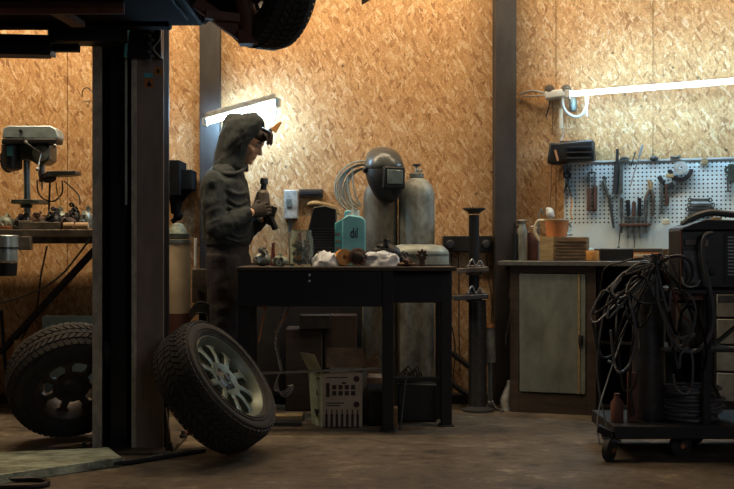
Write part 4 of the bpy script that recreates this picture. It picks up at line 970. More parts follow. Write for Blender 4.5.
# punch/long drill bits upright at 617-620 (stick above board)
b = MB(); b.bar(T(617.5, 149), T(617, 162), .010, .009).bar(T(617, 162), T(615, 194), .018, .015); hook(b, 617, 166)
tag(b.build('long_chisel', M_['dark_steel']), 'long dark chisel standing above the top edge of the tool board', 'chisel')
b = MB(); b.bar(T(621, 164), T(621, 193), .013, .012).bar(T(620.7, 168), T(620.7, 176), .013); hook(b, 621, 164)
tag(b.build('socket_extension', M_['tool_steel']), 'slim steel socket bar just right of the long dark chisel', 'bar')
b = MB(); b.bar(T(642.5, 145, .06), T(630, 187, .06), .0045).bar(T(642.5, 145, .06), T(639, 157, .06), .008); hook(b, 638, 160)
tag(b.build('slanting_rod', M_['cable_silver']), 'thin steel rod slanting from above the tool board down to the left', 'rod')
b = MB(); b.bar(T(635.5, 152, .075), T(631, 166, .075), .0045); hook(b, 632, 163)
tag(b.build('scriber', M_['dark_steel']), 'short dark scriber parallel to the long slanting rod, on its left', 'tool')
# top-edge items
b = MB(); b.cbox(T(624.5, 158.7, .045), .055, .03, .012, Rw).cbox(T(624.5, 157.6, .045), .03, .02, .01, Rw); tag(b.build('flat_spanner', M_['dark_steel'], bev=.002), 'small dark flat spanner resting on the top edge of the tool board', 'spanner')
b = MB(); b.sph(T(654, 158.5, .045), (.026, .018, .018), R=Rw); tag(b.build('drill_chuck', M_['dark_steel']), 'dark rounded chuck sitting on the top edge of the tool board', 'chuck')
b = MB(); b.cbox(T(675, 157.5, .045), .055, .03, .01, Rw).sph(T(679, 156.5, .045), (.014, .01, .008)).sph(T(672, 157.0, .045), (.010, .01, .008)); tag(b.build('light_spanner', M_['tool_steel'], bev=.002), 'shiny short spanner lying on the top edge of the tool board', 'spanner')
# row rail of screwdrivers
t = tt('screwdriver_rack', 'narrow red brown rack with pegs on the tool board, holding screwdrivers', 'rack', None, 635, 221)
b = MB(); b.sq(T(619, 225, .05), T(651, 224.5, .05), .03, .016); b.build('rail', M_['tool_brown'], t, bev=.002)
b = MB(); b.sq(T(620, 217, .05), T(646, 217, .05), .024, .010); b.build('upper_rail', M_['tin_grey'], t, bev=.002)
grp = 'screwdrivers in the red brown rack'
for i, (px, m, lb) in enumerate(((621.5, 'tool_steel', 'slim steel screwdriver at the left end of the red brown rack'), (628, 'black_plastic', 'black handled screwdriver, the left one of the dark pair in the rack'), (634, 'tool_brown', 'brown handled screwdriver in the middle of the red brown rack'), (639.5, 'black_plastic', 'black handled screwdriver, right of the brown handled one in the rack'), (646, 'tool_steel', 'steel handled screwdriver at the right end of the red brown rack'))):
    s_ = thing('screwdriver', lb, 'screwdriver', T(px, 210, .055), 0, grp)
    MB().bar(T(px, 198+i % 3*2, .055), T(px, 216, .055), .013, .011).build('handle', M_[m], s_, bev=.001)
    MB().bar(T(px, 214, .055), T(px+.3, 233+i % 2*5, .055), .005).build('blade', M_['tool_steel'], s_)
t = tt('combination_pliers', 'brass jawed pliers with dark grips on the tool board, right of the rack', 'pliers', None, 649, 190)
b = MB(); b.sq(T(648.5, 180), T(650.5, 190), .012, .022, .012, .026).sq(T(652.5, 182), T(650.5, 190), .012, .018); hook(b, 650, 181); b.build('jaws', M_['wood_pale'], t, bev=.002)
b = MB(); b.tube([T(650, 190), T(646, 198), T(645.5, 210)], .011).tube([T(651, 190), T(653.5, 199), T(652.5, 216)], .011); b.build('grips', M_['bench_steel'], t)
t = tt('pipe_wrench', 'pale steel pipe wrench hanging on the tool board below the tape disc', 'wrench', None, 661, 190)
b = MB(); b.sq(T(661, 184), T(661.5, 214), .012, .026); hook(b, 661, 186); b.build('shaft', M_['tool_steel'], t, bev=.002)
b = MB(); b.sq(T(659, 176), T(663, 184), .016, .03).cbox(T(664, 181), .022, .018, .015, Rw); b.build('jaw', M_['dark_steel'], t, bev=.003)
b = MB(); b.sq(T(666, 184), T(666.5, 206), .014, .024).cbox(T(667.5, 200), .02, .015, .05, Rw); hook(b, 666, 186)
tag(b.build('short_punch', M_['rusty_steel'], bev=.002), 'rusty short punch hanging right beside the pale pipe wrench', 'punch')
# grinder disc guard
t = tt('grinding_guard', 'half round dark guard over a pale disc at the top centre of the tool board', 'disc guard', None, 680, 172)
b = MB(); c = T(680.5, 169.5, .05)
tv = WT; zv = V((0,0,1)); rs = []
for i in range(17):
    a = math.pi + math.pi*i/16
    for_ = [c + (tv*math.cos(a)+zv*math.sin(a))*r_ + WN*o_ for r_, o_ in ((.050, -.014), (.072, -.014), (.075, .014), (.050, .018))]
    rs.append(for_)
b.rings(rs); b.build('guard', M_['dark_steel'], t)
b = MB(); b.lathe([(.010, 0), (.040, 0), (.042, .006), (.010, .008)], c + V((0,0,.01)), WN, 26, close=True); hook(b, 680.5, 169.5); lab(b.build('disc', M_['dirty_white'], t), 'pale round disc')
b = MB(); b.sq(T(666, 175.5, .06), T(674, 176, .06), .02, .022); b.build('handle', M_['wood_pale'], t, bev=.003)
b = MB(); b.sq(T(668, 187, .05), T(674, 184, .05), .014, .035); hook(b, 671, 185); tag(b.build('dark_scraper', M_['dark_steel'], bev=.002), 'dark scraper blade hanging just under the half round guard', 'scraper')
b = MB(); b.lathe([(.001, -.006), (.020, -.006), (.022, 0), (.020, .006), (.001, .006)], T(704.5, 161.5, .045), WN, 20); hook(b, 704.5, 161.5); tag(b.build('round_disc', M_['wood_pale']), 'round tan disc at the top edge of the tool board, right half', 'disc')
# spanner stack
for i, (py, w, lb) in enumerate(((200, 20, 'topmost of the horizontal spanners stacked on the right of the tool board'), (205, 23, 'second spanner down in the horizontal stack on the tool board'), (209.5, 24, 'third spanner down, darkest, in the horizontal stack on the tool board'), (214.5, 22, 'lowest spanner in the horizontal stack, just above the welding machine'))):
    cx = 700 + (i % 2); b = MB()
    b.sq(T(cx-w/2, py), T(cx+w/2, py), .009, .018); hook(b, cx, py)
    for sg in (-1, 1):
        b.lathe([(.007, -.005), (.015, -.005), (.015, .005), (.007, .005)], T(cx+sg*w/2, py), WN, 14, close=True)
    tag(b.build('spanner', M_['dark_steel' if i == 2 else 'tool_steel'], bev=.001), lb, 'spanner', 'spanners stacked on the tool board')
t = tt('bench_clamp', 'dark green clamp at the far right edge of the tool board', 'clamp', None, 729, 180)
b = MB(); b.sq(T(731, 164), T(731, 182), .03, .03).lathe([(.008, -.01), (.022, -.01), (.022, .01), (.008, .01)], T(728, 170), WN, 16, close=True); hook(b, 731, 166); b.build('frame', M_['drill_green'], t, bev=.003)
b = MB(); b.bar(T(727.5, 176), T(728, 192), .006).bar(T(725, 191), T(731, 191), .005); b.build('screw', M_['tool_steel'], t)
# ---- case on the wall above the board
t = thing('tool_bag', 'black boxy tool bag hanging on the wall above the left corner of the tool board', 'bag', PW(571, 152, .08), -AL)
b = MB(); cc = PW(577, 151.5, .08); b.cbox(cc, .22, .12, .125, Rw @ Matrix.Rotation(-.06, 3, 'Y')); b.build('body', M_['black_plastic'], t, bev=.014)
b = MB(); cc = PW(556, 154, .09); b.cbox(cc, .085, .10, .135, Rw @ Matrix.Rotation(.12, 3, 'Y')); b.build('side_pocket', M_['black_plastic'], t, bev=.012)
b = MB()
for i in range(3): b.sq(PW(566, 147+i*5.5, .15), PW(591, 146.5+i*5.5, .15), .012, .008)
b.cbox(PW(577, 142.3, .08), .2, .11, .01, Rw); b.build('straps', M_['dark_steel'], t)
b = MB(); b.sq(PW(555, 150, .15), PW(558, 161, .15), .012, .014); b.build('buckle', M_['copper'], t)
b = MB(); b.tube([PW(560, 140, .08), PW(563, 135, .06), PW(562, 118, .03)], .004); b.build('hanger', M_['cable_silver'], t)
# ---- right tube lamp
A_, B_ = PW(570, 93.8, .21), PW(790, 76.5, .26)
d_ = (B_-A_).normalized()
lamp = thing('long_tube_lamp', 'long glowing tube lamp across the right wall above the tool board', 'lamp', A_, 0)
MB().bar(A_, B_, .0145, n=16).build('tube', TR, lamp)
b = MB().sq(A_ + WN*-.026, B_ + WN*-.026, .018, .016); b.build('housing', M_['white_plastic'], lamp, bev=.004)
for q in (A_ - d_*.015, B_ + d_*.015): MB().cbox(q - WN*.015, .03, .07, .05, Rw).build('end_cap', M_['white_plastic'], lamp, bev=.004)
b = MB()
for f_ in (.25, .8):
    q = A_.lerp(B_, f_); b.bar(q - WN*.03, q - WN*(.205+.05*f_), .007)
b.build('wall_bracket', M_['steel'], lamp)
b = MB(); q = PW(556, 95, .07); b.cbox(q, .13, .10, .055, Rw @ Matrix.Rotation(-.08, 3, 'Y')); bl = b.build('ballast_box', M_['white_plastic'], lamp, bev=.012)
for px in (549.5, 566):
    b = MB().lathe([(.001, -.03), (.024, -.03), (.031, -.015), (.031, .012), (.02, .03), (.001, .032)], PW(px, 89.5, .09), WN, 18); b.build('ballast_coil', M_['bench_steel'], lamp)
b = MB().tube([PW(520, 94, .02), PW(532, 91, .05), PW(545, 93, .08)], .007).tube([PW(522, 96.5, .02), PW(535, 96, .05), PW(545, 95, .08)], .005); b.build('supply_cable', M_['dirty_white'], lamp)
b = MB().tube([PW(563, 98, .12), PW(564, 108, .12), PW(571, 115.5, .12), PW(580, 116, .12), PW(586, 108, .12), PW(588, 97, .12)], .008).tube([PW(586, 96, .13), PW(587, 116, .12)], .007); b.build('cable_loop', M_['white_plastic'], lamp)
b = MB().cbox(PW(573, 104, .08), .05, .04, .10, Rw); lab(b.build('starter_box', M_['tin_grey'], lamp, bev=.02), 'greenish grey starter box behind the cable loop')
b = MB().bar(PW(561, 109, .06), PW(561, 128, .06), .012).bar(PW(561, 98, .06), PW(561, 109, .06), .003); tag(b.build('paper_tag', M_['paper']), 'narrow pale pink tag hanging below the ballast of the long tube lamp', 'tag')
b = MB().tube([PW(551, 98, .06), PW(549, 106, .05), PW(546, 117, .04)], .004).tube([PW(552, 98, .06), PW(553, 112, .04), PW(552, 135, .03)], .002); tag(b.build('loose_wire', M_['cable_black']), 'loose black wires dangling left of the pink tag', 'wire')
# ---- things on the counter
def C(px, d, py=None): 
    p = PW(px, 250, d); return V((p.x, p.y, cz))
def cz_(py, d=.25, px=560): return PW(px, py, d).z
c = C(522, .20); t = thing('thermos_flask', 'tall greenish steel flask with a loop top at the left end of the worktop', 'flask', c)
hh = cz_(224, .2, 522) - cz
MB().lathe([(.001, 0), (.027, 0), (.029, .006), (.029, hh-.03), (.022, hh-.008), (.022, hh), (.001, hh)], c, n=22).build('body', M_['cylinder_grey'], t)
MB().lathe([(.018, 0), (.024, 0), (.036, .022), (.032, .026), (.018, .010)], c + V((0,0,hh)), n=20).build('cap', M_['steel'], t)
b = MB(); c2 = C(514.5, .22); b.bar(c2, c2 + V((0,0,.17)), .018).bar(c2+V((0,0,.17)), c2 + V((0,0,.23)), .010).bar(c2+V((0,0,.20)), c2 + V((.03,0,.215)), .006); tag(b.build('spray_can', M_['black_plastic']), 'thin black spray can behind the left side of the steel flask', 'can')
c3 = C(533, .14); t3 = thing('paint_tin', 'orange brown tin with a wire handle between flask and orange jug', 'tin', c3)
MB().lathe([(.001, 0), (.034, 0), (.034, .17), (.030, .175), (.001, .175)], c3, n=20).build('body', M_['red_brown'], t3)
MB().tube([c3+V((-.034,0,.16)), c3+V((-.03,-.01,.2)), c3+V((0,-.01,.215)), c3+V((.03,-.01,.2)), c3+V((.034,0,.16))], .004).build('handle', M_['steel'], t3)
# wood block crate
d0 = .30; ua, _ = wl(554, 250, d0); ub, _ = wl(587, 250, d0); uc, _ = wl(539.5, 250, d0)
zt2 = cz_(237, d0, 565)
t = thing('wooden_block', 'grooved brown wooden block on the worktop under the orange jug', 'wood block', C0 + WT*ua + WN*d0 + V((0,0,cz)), -AL)
MB(MW).box(ua, ub, -d0, -d0+.13, cz+.001, zt2).build('block', M_['wood_block'], t, bev=.003)
b = MB(MW)
for i in range(6): b.box(ua+.004+.01*(i % 2), ub-.006-.012*((i+1) % 2), -d0-.003, -d0+.001, cz+.014+i*.020, cz+.019+i*.020)
b.build('grooves', M_['wood_dark'], t)
b = MB(MW).box(uc, ua-.002, -d0+.002, -d0+.13, cz+.001, zt2+.002); tag(b.build('yellow_block', M_['wood_pale'], bev=.003), 'plain yellowish wooden block touching the left side of the grooved block', 'wood block')
# jug
zj = zt2; cj = PW(557, 240, .22); cj.z = zt2+.003; hj = PW(557, 220, .22).z - cj.z
t = thing('plastic_jug', 'bright orange plastic jug with a pale handle standing on the wooden blocks', 'jug', cj)
kx_ = .0061
b = MB().lathe([(.001, 0), (.060, 0), (.064, .01), (.074, hj-.006), (.078, hj), (.072, hj), (.058, .012), (.001, .010)], cj, n=30); b.build('body', M_['orange_plastic'], t)
MB().lathe([(.074, hj-.004), (.080, hj-.002), (.080, hj+.004), (.074, hj+.004)], cj, n=30, close=True).build('rim', M_['paper'], t)
b = MB().tube([cj - WT*.07 + V((0,0,hj-.008)), cj - WT*.115 + V((0,0,hj-.004)), cj - WT*.135 + V((0,0,hj*.55)), cj - WT*.13 + V((0,0,hj*.15)), cj - WT*.105 + V((0,0,-.02))], .010, n=10); lab(b.build('handle', M_['paper'], t), 'pale curved handle')
b = MB().tube([cj + WT*.074 + WN*.02 + V((0,0,hj-.02)), cj + WT*.09+ WN*.02 + V((0,0,hj*.5)), cj + WT*.07+ WN*.06 + V((0,0,.015)), cj + WT*.10+ WN*.05 + V((0,0,.012))], .006)
tag(b.build('tool_strap', M_['tin_grey']), 'small grey hooked strap hanging at the right side of the orange jug', 'strap')
# bulb hanging
c = PW(550, 213, .08); t = thing('hanging_bulb', 'small white crumpled bulb shade hanging on a cord above the orange jug', 'bulb', c)
b = MB().sph(c, (.026, .026, .034)).sph(c + V((-.012, 0, .02)), .016).sph(c + V((.012, 0, -.016)), .018); b.build('bulb', M_['white_plastic'], t)
b = MB().tube([c + V((0,0,.03)), PW(551, 190, .04), PW(551.5, 170, .03), PW(552, 160, .04)], .002, n=5); b.build('cord', M_['cable_black'], t)
b = MB().tube([PW(538, 222, .05), PW(539, 214, .05), PW(541, 209, .04), PW(543, 215, .04)], .005).bar(C(538, .05), PW(538.5, 222, .05), .012, .008); tag(b.build('oil_spout', M_['tin_grey']), 'thin grey oil spout behind the orange jug against the boarded wall', 'oiler')
# orange tin
c = C(592.5, .30); hh = cz_(250.5, .3, 592) - cz; t = thing('orange_tin', 'small orange tin with a blue lid knob on the worktop beside the grooved block', 'tin', c)
MB().lathe([(.001, 0), (.036, 0), (.038, .004), (.038, hh-.004), (.036, hh), (.001, hh)], c, n=22).build('body', M_['orange_tape'], t)
MB().sph(c + V((-.008, 0, hh+.004)), (.018, .016, .012)).build('lid_knob', M_['blue_board'], t)
# dark trays
ua, ub = wl(600, 250, .25)[0], wl(632, 250, .25)[0]; zt3 = cz_(248.5, .25, 615)
MB_ = MB(MW).box(ua, ub, -.25, -.06, cz+.001, zt3); tag(MB_.build('parts_tray', M_['black_plastic'], bev=.006), 'long black parts tray on the worktop under the tool board', 'tray')
ua, ub = wl(632.5, 250, .25)[0], wl(662, 250, .25)[0]
t = thing('saw_box', 'dark box with an orange and white stripe on the worktop, right of the black tray', 'box', C0 + WT*ua + WN*.2 + V((0,0,cz)), -AL)
MB(MW).box(ua, ub, -.24, -.06, cz+.001, zt3).build('box', M_['wood_dark'], t, bev=.004)
z0_ = cz + .016; MB(MW).box(ua+.004, ub-.004, -.245, -.239, z0_, z0_+.035).build('orange_stripe', M_['sticker_orange'], t)
MB(MW).box(ua+.01, ub-.01, -.2465, -.2455, z0_+.012, z0_+.026).build('white_stripe', M_['paper'], t)
b = MB(MW).tube([(ua-.35, -.30, cz+.03), (ua-.1, -.32, cz+.035), (ua+.0, -.33, cz+.01)], .004); b.bar(((ua-.35), -.30, cz+.0), (ua-.35, -.30, cz+.03), .012); b.bm.free()
b = MB().tube([T(621, 226, .06), T(619.5, 238, .06), T(618.5, 247, .06)], .003).tube([T(633, 230, .055), T(634.5, 243, .055), T(634, 248, .055)], .003); b.sph(T(618.5, 247, .06), .007)
tag(b.build('hanging_strings', M_['cable_black']), 'two thin dark strings hanging from the rack over the plain foot of the tool board', 'string')
c = PW(666, 222, .07); b = MB().cbox(c, .045, .04, .03, Rw).bar(PW(666, 222, .03), c, .006); tag(b.build('cream_box', M_['paper'], bev=.004), 'small cream box hanging at the board beside the tip of the welding machine lid', 'box')
t = thing('shade_shelf_unit', 'black shelf unit added to darken the space under the worktop, behind the welding cart', 'shelf', C0 + WT*1.1 + WN*.2, -AL)  # black unit added so the knee hole under the worktop reads as shade
us0, us1 = u4+.004, wl(714.5, 300, DC+.08)[0]-.006
MB(MW).box(us0, us0+.016, -DC+.05, -.03, 0, cz-.033).build('side', M_['black_paint'], t)
MB(MW).box(us1-.016, us1, -DC+.05, -.03, 0, cz-.033).build('side', M_['black_paint'], t)
MB(MW).box(us0+.016, us1-.016, -.05, -.03, 0, cz-.033).build('back_panel', M_['matte_black'], t)
MB(MW).box(us0+.016, us1-.016, -DC+.06, -.05, .42, .436).build('shelf_board', M_['black_paint'], t)
MB(MW).box(us0+.016, us1-.016, -DC+.06, -.05, .04, .056).build('shelf_board', M_['black_paint'], t)
# ---- drawers cabinet at far right, behind the cart
t = thing('drawer_cabinet', 'pale grey drawer cabinet at the right edge of the picture behind the welding cart', 'cabinet', (GX(735, 5.6), 5.7, 0), -AL)
ud = wl(714.5, 300, DC+.08)[0]; DD = -(DC+.08)
MB(MW).box(ud, ud+.55, DD+.02, -.08, 0.0, cz-.033).build('carcass', M_['black_paint'], t, bev=.003)
zz = [GZ(p, 5.72) for p in (292, 318, 345, 372, 402)]
for i in range(4):
    dz0, dz1 = zz[i+1]+.006, zz[i]-.006
    dr = MB(MW).box(ud+.012, ud+.54, DD, DD+.018, dz0, dz1).build('drawer', M_['drawer_grey'], t, bev=.004)
    MB(MW).sq((ud+.10, DD-.012, dz1-.03), (ud+.44, DD-.012, dz1-.03), .02, .012).build('handle', M_['steel'], dr)
# ================================================================= WELDING CART (right foreground)
YC = 4.85
def cx_(px, y=YC): return GX(px, y)
cart = thing('welding_cart', 'dark steel cart on swivel wheels carrying the welding machine, right foreground', 'cart', (cx_(670), YC+.2, 0))
ZB0, ZB1 = GZ(437, 4.8), GZ(424, 4.8)
MB().box(GX(598, 5.08), 2.10, 4.74, 5.23, ZB0, ZB1).build('base_tray', M_['black_paint'], cart, bev=.005)
MB().box(cx_(627, 4.86), cx_(638, 4.86), 4.85, 4.862, ZB1, GZ(372, 4.86)).build('side_plate', M_['red_brown'], cart, bev=.003)
for px, y in ((706, 4.80), (668, 5.18), (706, 5.20)):
    MB().sq((cx_(px, y), y, ZB1), (cx_(px, y), y, .80), .035, .035).build('upright', M_['black_paint'], cart, bev=.002)
MB().box(cx_(676), 2.10, 4.74, 5.22, .775, .795).build('top_shelf', M_['black_paint'], cart, bev=.003)
MB().box(cx_(660), cx_(734), 4.78, 5.2, GZ(352, 4.8), GZ(349, 4.8)).build('middle_shelf', M_['black_paint'], cart, bev=.002)
b = MB().box(cx_(671, 4.79), cx_(703, 4.79), 4.786, 4.80, .745, .773); lab(b.build('edge_trim', M_['red_brown'], cart), 'dark red edge')
b = MB().box(cx_(718, 4.76), cx_(740, 4.76), 4.745, 4.757, GZ(303, 4.75), GZ(296, 4.75)); b.build('grab_plate', M_['bench_steel'], cart)
def caster(px, y, yaw, r=.052):
    x = cx_(px, y); ch = MB().box(x-.035, x+.035, y-.035, y+.035, ZB0-.012, ZB0)
    R = Matrix.Rotation(yaw, 3, 'Z')
    for s_ in (-1, 1): ch.sq(V((x, y, ZB0-.01)) + R @ V((0, s_*.024, 0)), V((x, y, r)) + R @ V((-.03, s_*.022, 0)), .006, .05, .006, .03)
    c_ = ch.build('caster', M_['dark_steel'], cart)
    cc = V((x, y, r)) + R @ V((-.03, 0, 0))
    MB().lathe([(.012, -.016), (r*.7, -.016), (r, -.013), (r, .013), (r*.7, .016), (.012, .016)], cc, R @ V((0,1,0)), 26, close=True).build('caster_wheel', M_['rubber'], c_)
    MB().lathe([(.001, -.026), (.012, -.026), (.012, .026), (.001, .026)], cc, R @ V((0,1,0)), 12).build('axle', M_['copper'], c_)
caster(612, 4.76, .9); caster(686, 4.85, .2); caster(700, 5.15, -.3); caster(616, 5.18, .4)
MB().sq((cx_(598, 4.78), 4.78, GZ(428, 4.78)), (cx_(612, 4.76), 4.76, .12), .05, .03).build('brace', M_['black_paint'], cart)
# gas cylinder on the cart
gas_cyl(648, 4.93, .074, GZ(255, 4.93), 'dark_steel', 'slim dark gas cylinder standing on the tray of the welding cart', grp=None, z0=ZB1+.001)
# regulator
c = P(656, 268, 4.82); t = thing('gas_regulator', 'small greenish pressure regulator on top of the slim dark cylinder', 'regulator', c)
MB().lathe([(.001, -.012), (.024, -.012), (.026, .006), (.022, .012), (.001, .014)], c, (-.3, -1, .2), 20).build('gauge', M_['dark_steel'], t)
MB().lathe([(.001, .0145), (.020, .0145), (.001, .016)], c, (-.3, -1, .2), 20).build('gauge_glass', M_['tin_grey'], t)
MB().bar(c + V((.0, .0, 0)), P(652, 262, 4.93), .012).lathe([(.001, -.014), (.020, -.014), (.020, .014), (.001, .014)], P(649, 277, 4.80), (.5, -1, .3), 16).build('body', M_['galvanised'], t)
# welding machine
M0, M1 = cx_(680, 4.78), cx_(712, 4.78); zt = GZ(229, 4.78)
wm = thing('welding_machine', 'big black welding machine with side vents on top of the cart', 'welder', (cx_(700), 4.95, .796))
MB().box(M0, 2.12, 4.79, 4.97, .797, zt).build('housing', M_['black_plastic'], wm, bev=.010)
MB().box(M0+.004, M0+.012, 4.784, 4.80, .80, zt-.005).build('corner_trim', M_['red_brown'], wm)
b = MB().prism([(GX(668, 4.98), zt-.008), (2.14, zt+.0), (2.14, zt+.03), (cx_(700), zt+.045), (cx_(694), zt+.036), (GX(669, 4.98), zt+.006)], 4.76, 4.98); b.build('lid', M_['black_paint'], wm, bev=.005)
b = MB().tube([(cx_(682, 4.90), 4.90, zt+.02), (cx_(692, 4.90), 4.90, zt+.055), (cx_(708, 4.90), 4.90, zt+.08), (cx_(726, 4.90), 4.90, zt+.075), (2.0, 4.90, zt+.045)], .016); b.build('carry_handle', M_['black_plastic'], wm)
z_ = GZ(244, 4.78); MB().box(cx_(685, 4.78), cx_(697, 4.78), 4.783, 4.79, GZ(245.5, 4.78), GZ(239, 4.78)).build('display', M_['bench_steel'], wm, bev=.003)
MB().box(cx_(703, 4.78), cx_(709, 4.78), 4.783, 4.79, GZ(247, 4.78), GZ(239, 4.78)).build('switch', M_['bench_steel'], wm, bev=.003)
MB().box(cx_(683, 4.78), cx_(701, 4.78), 4.785, 4.79, GZ(284, 4.78), GZ(250, 4.78)).build('front_panel', M_['dark_steel'], wm, bev=.004)
b = MB()
for i in range(12): b.box(cx_(728, 4.78), 2.0, 4.783, 4.79, GZ(238+i*3.4, 4.78), GZ(236.3+i*3.4, 4.78))
b.build('vent_slats', M_['tin_grey'], wm)
b = MB().box(cx_(724.5, 4.78), 2.02, 4.786, 4.79, GZ(284, 4.78), GZ(232, 4.78)); b.build('side_panel', M_['black_paint'], wm)
for px, py in ((705, 262), (712, 272)): MB().lathe([(.001, 0), (.016, 0), (.014, .012), (.001, .014)], P(px, py, 4.79), (0, -1, 0), 14).build('knob', M_['black_paint'], wm)
c = P(716, 222.5, 4.83); b = MB().cbox(c, .045, .05, .05); tag(b.build('tan_box', M_['wood_pale'], bev=.01), 'small tan box sitting on the lid of the welding machine', 'box')
# things below: transformer on the middle shelf and coil tray
c = thing('cable_coil', 'thick coil of shiny cables lying on the lower tray of the cart', 'cable', (cx_(690), 4.95, ZB1))
b = MB()
rnd = random.Random(8)
for i in range(9):
    rx, ry = .12 + rnd.random()*.04, .11 + rnd.random()*.03; cxx = cx_(690, 4.95) + rnd.uniform(-.01, .01); zz_ = ZB1 + .012 + i*.018
    b.tube([(cxx + rx*math.cos(a), 4.95 + ry*math.sin(a)*.9, zz_ + rnd.uniform(-.006, .006)) for a in [2*math.pi*k/12 for k in range(12)]], .009, n=6, smooth=3, close=True)
b.build('coil', M_['cable_grey'], c)
b = MB().box(cx_(676, 4.95), cx_(703, 4.95), 4.88, 5.05, GZ(349, 4.9)+.002, GZ(305, 4.9)); tag(b.build('transformer_box', M_['bench_steel'], bev=.006), 'dull brown metal box on the middle shelf of the cart', 'box')
b = MB().sq((cx_(672, 4.86), 4.86, GZ(349,4.86)+.012), (cx_(672, 4.86), 4.86, GZ(302, 4.86)), .03, .03); tag(b.build('rusty_bar', M_['rusty_steel'], bev=.004), 'narrow rusty bar standing on the left of the middle shelf of the cart', 'bar')
b = MB().lathe([(.001, 0), (.028, 0), (.030, .008), (.030, .09), (.014, .115), (.014, .135), (.001, .135)], (cx_(617, 4.86), 4.86, ZB1+.001), n=18); tag(b.build('red_bottle', M_['red_brown']), 'small dark red bottle standing on the left end of the cart tray', 'bottle')
# hoses and cables drooping from the handle
def cab_(label, pts, m, r=.006, name='welding_cable'):
    b = MB().tube([P(a, c_, YC + dy_) for a, c_, dy_ in pts], r, n=7)
    return tag(b.build(name, M_[m]), label, 'cable', 'cables draped over the welding cart')
b = MB(); hub = P(656, 262, 4.80)
b.bar(P(656, 254, 4.80), P(657, 275, 4.80), .022, .018).lathe([(.024, -.006), (.032, -.006), (.032, .006), (.024, .006)], P(656.5, 262, 4.80), (0,0,1), 16, close=True)
b.bar(P(657, 272, 4.80), P(652, 270, 4.90), .009)
tag(b.build('cable_hanger', M_['dark_steel']), 'dark cable hanger at the valve of the slim cylinder where all cables meet', 'hanger')
cab_('long silver cable making the widest loop out to the left of the cart', [(656, 264, -.02), (632, 270, -.03), (608, 288, -.02), (591, 312, 0), (596, 322, 0), (618, 302, -.01), (640, 280, -.02)], 'cable_silver', .0040)
cab_('grey cable loop hanging inside the widest loop, left of the cylinder', [(656, 263, -.01), (634, 268, -.05), (617, 280, -.06), (612, 293, -.06), (622, 298, -.05), (640, 286, -.04), (655, 270, -.03)], 'cable_grey', .008)
cab_('short silver cable loop next to the regulator of the cart', [(655, 265, -.06), (640, 266, -.07), (622, 274, -.08), (613, 289, -.08), (616, 296, -.08), (628, 288, -.07)], 'cable_silver', .0045)
cab_('thin grey cable hanging from the loops down to the left caster', [(622, 278, .02), (608, 300, .02), (600, 335, .01), (597, 370, -.01), (601, 400, -.03), (606, 425, -.06), (602, 436, -.08)], 'cable_grey', .0045)
cab_('pale cable end dangling down beside the left caster of the cart', [(628, 320, -.02), (616, 355, -.03), (606, 385, -.05), (600, 405, -.08), (597, 425, -.09), (600, 445, -.09)], 'cable_silver', .0035)
cab_('thick grey hose curving from the hanger down in front of the slim cylinder', [(657, 268, -.06), (657, 285, -.09), (659, 305, -.10), (668, 325, -.10), (680, 338, -.09), (695, 335, -.08)], 'cable_grey', .0085)
cab_('long grey hose falling across the front of the welding machine', [(712, 233, -.10), (705, 236, -.12), (703, 250, -.12), (706, 272, -.12), (712, 300, -.12), (713, 325, -.12), (704, 345, -.10), (690, 352, -.08), (676, 345, -.07)], 'cable_grey', .010)
cab_('black cable arch running from hanger to the front of the machine', [(657, 266, -.06), (668, 258, -.10), (680, 256, -.12), (690, 262, -.12), (692, 276, -.11), (684, 286, -.10), (683, 282, -.09)], 'cable_black', .008)
cab_('short white wire loop on the front of the welding machine', [(682, 277, -.12), (684, 284, -.13), (690, 287, -.13), (697, 285, -.12), (700, 280, -.11)], 'cable_silver', .004)
cab_('dark cable hanging straight down left of the slim cylinder', [(652, 266, -.05), (642, 290, -.05), (636, 320, -.04), (632, 350, -.04), (630, 385, -.03), (634, 415, -.03)], 'cable_black', .007)
cab_('dark red cable drooping from hanger towards the middle shelf', [(660, 268, -.05), (672, 290, -.07), (680, 312, -.07), (690, 322, -.07)], 'cable_red', .005)
cab_('black cable drooping right of the grey hose in front of the cart', [(660, 266, -.05), (678, 285, -.09), (690, 310, -.09), (699, 340, -.07), (708, 372, -.06), (720, 398, -.05)], 'cable_black', .008)
cab_('black hose crossing low in front of the drawer cabinet', [(712, 345, -.10), (722, 338, -.1), (734, 328, -.1), (750, 318, -.1)], 'cable_black', .011)
cab_('thin black wire arching from the worktop edge to the hanger', [(600, 300, .25), (604, 270, .2), (622, 262, .12), (640, 258, .05), (655, 262, -.02)], 'cable_black', .0045)
rnd = random.Random(77)
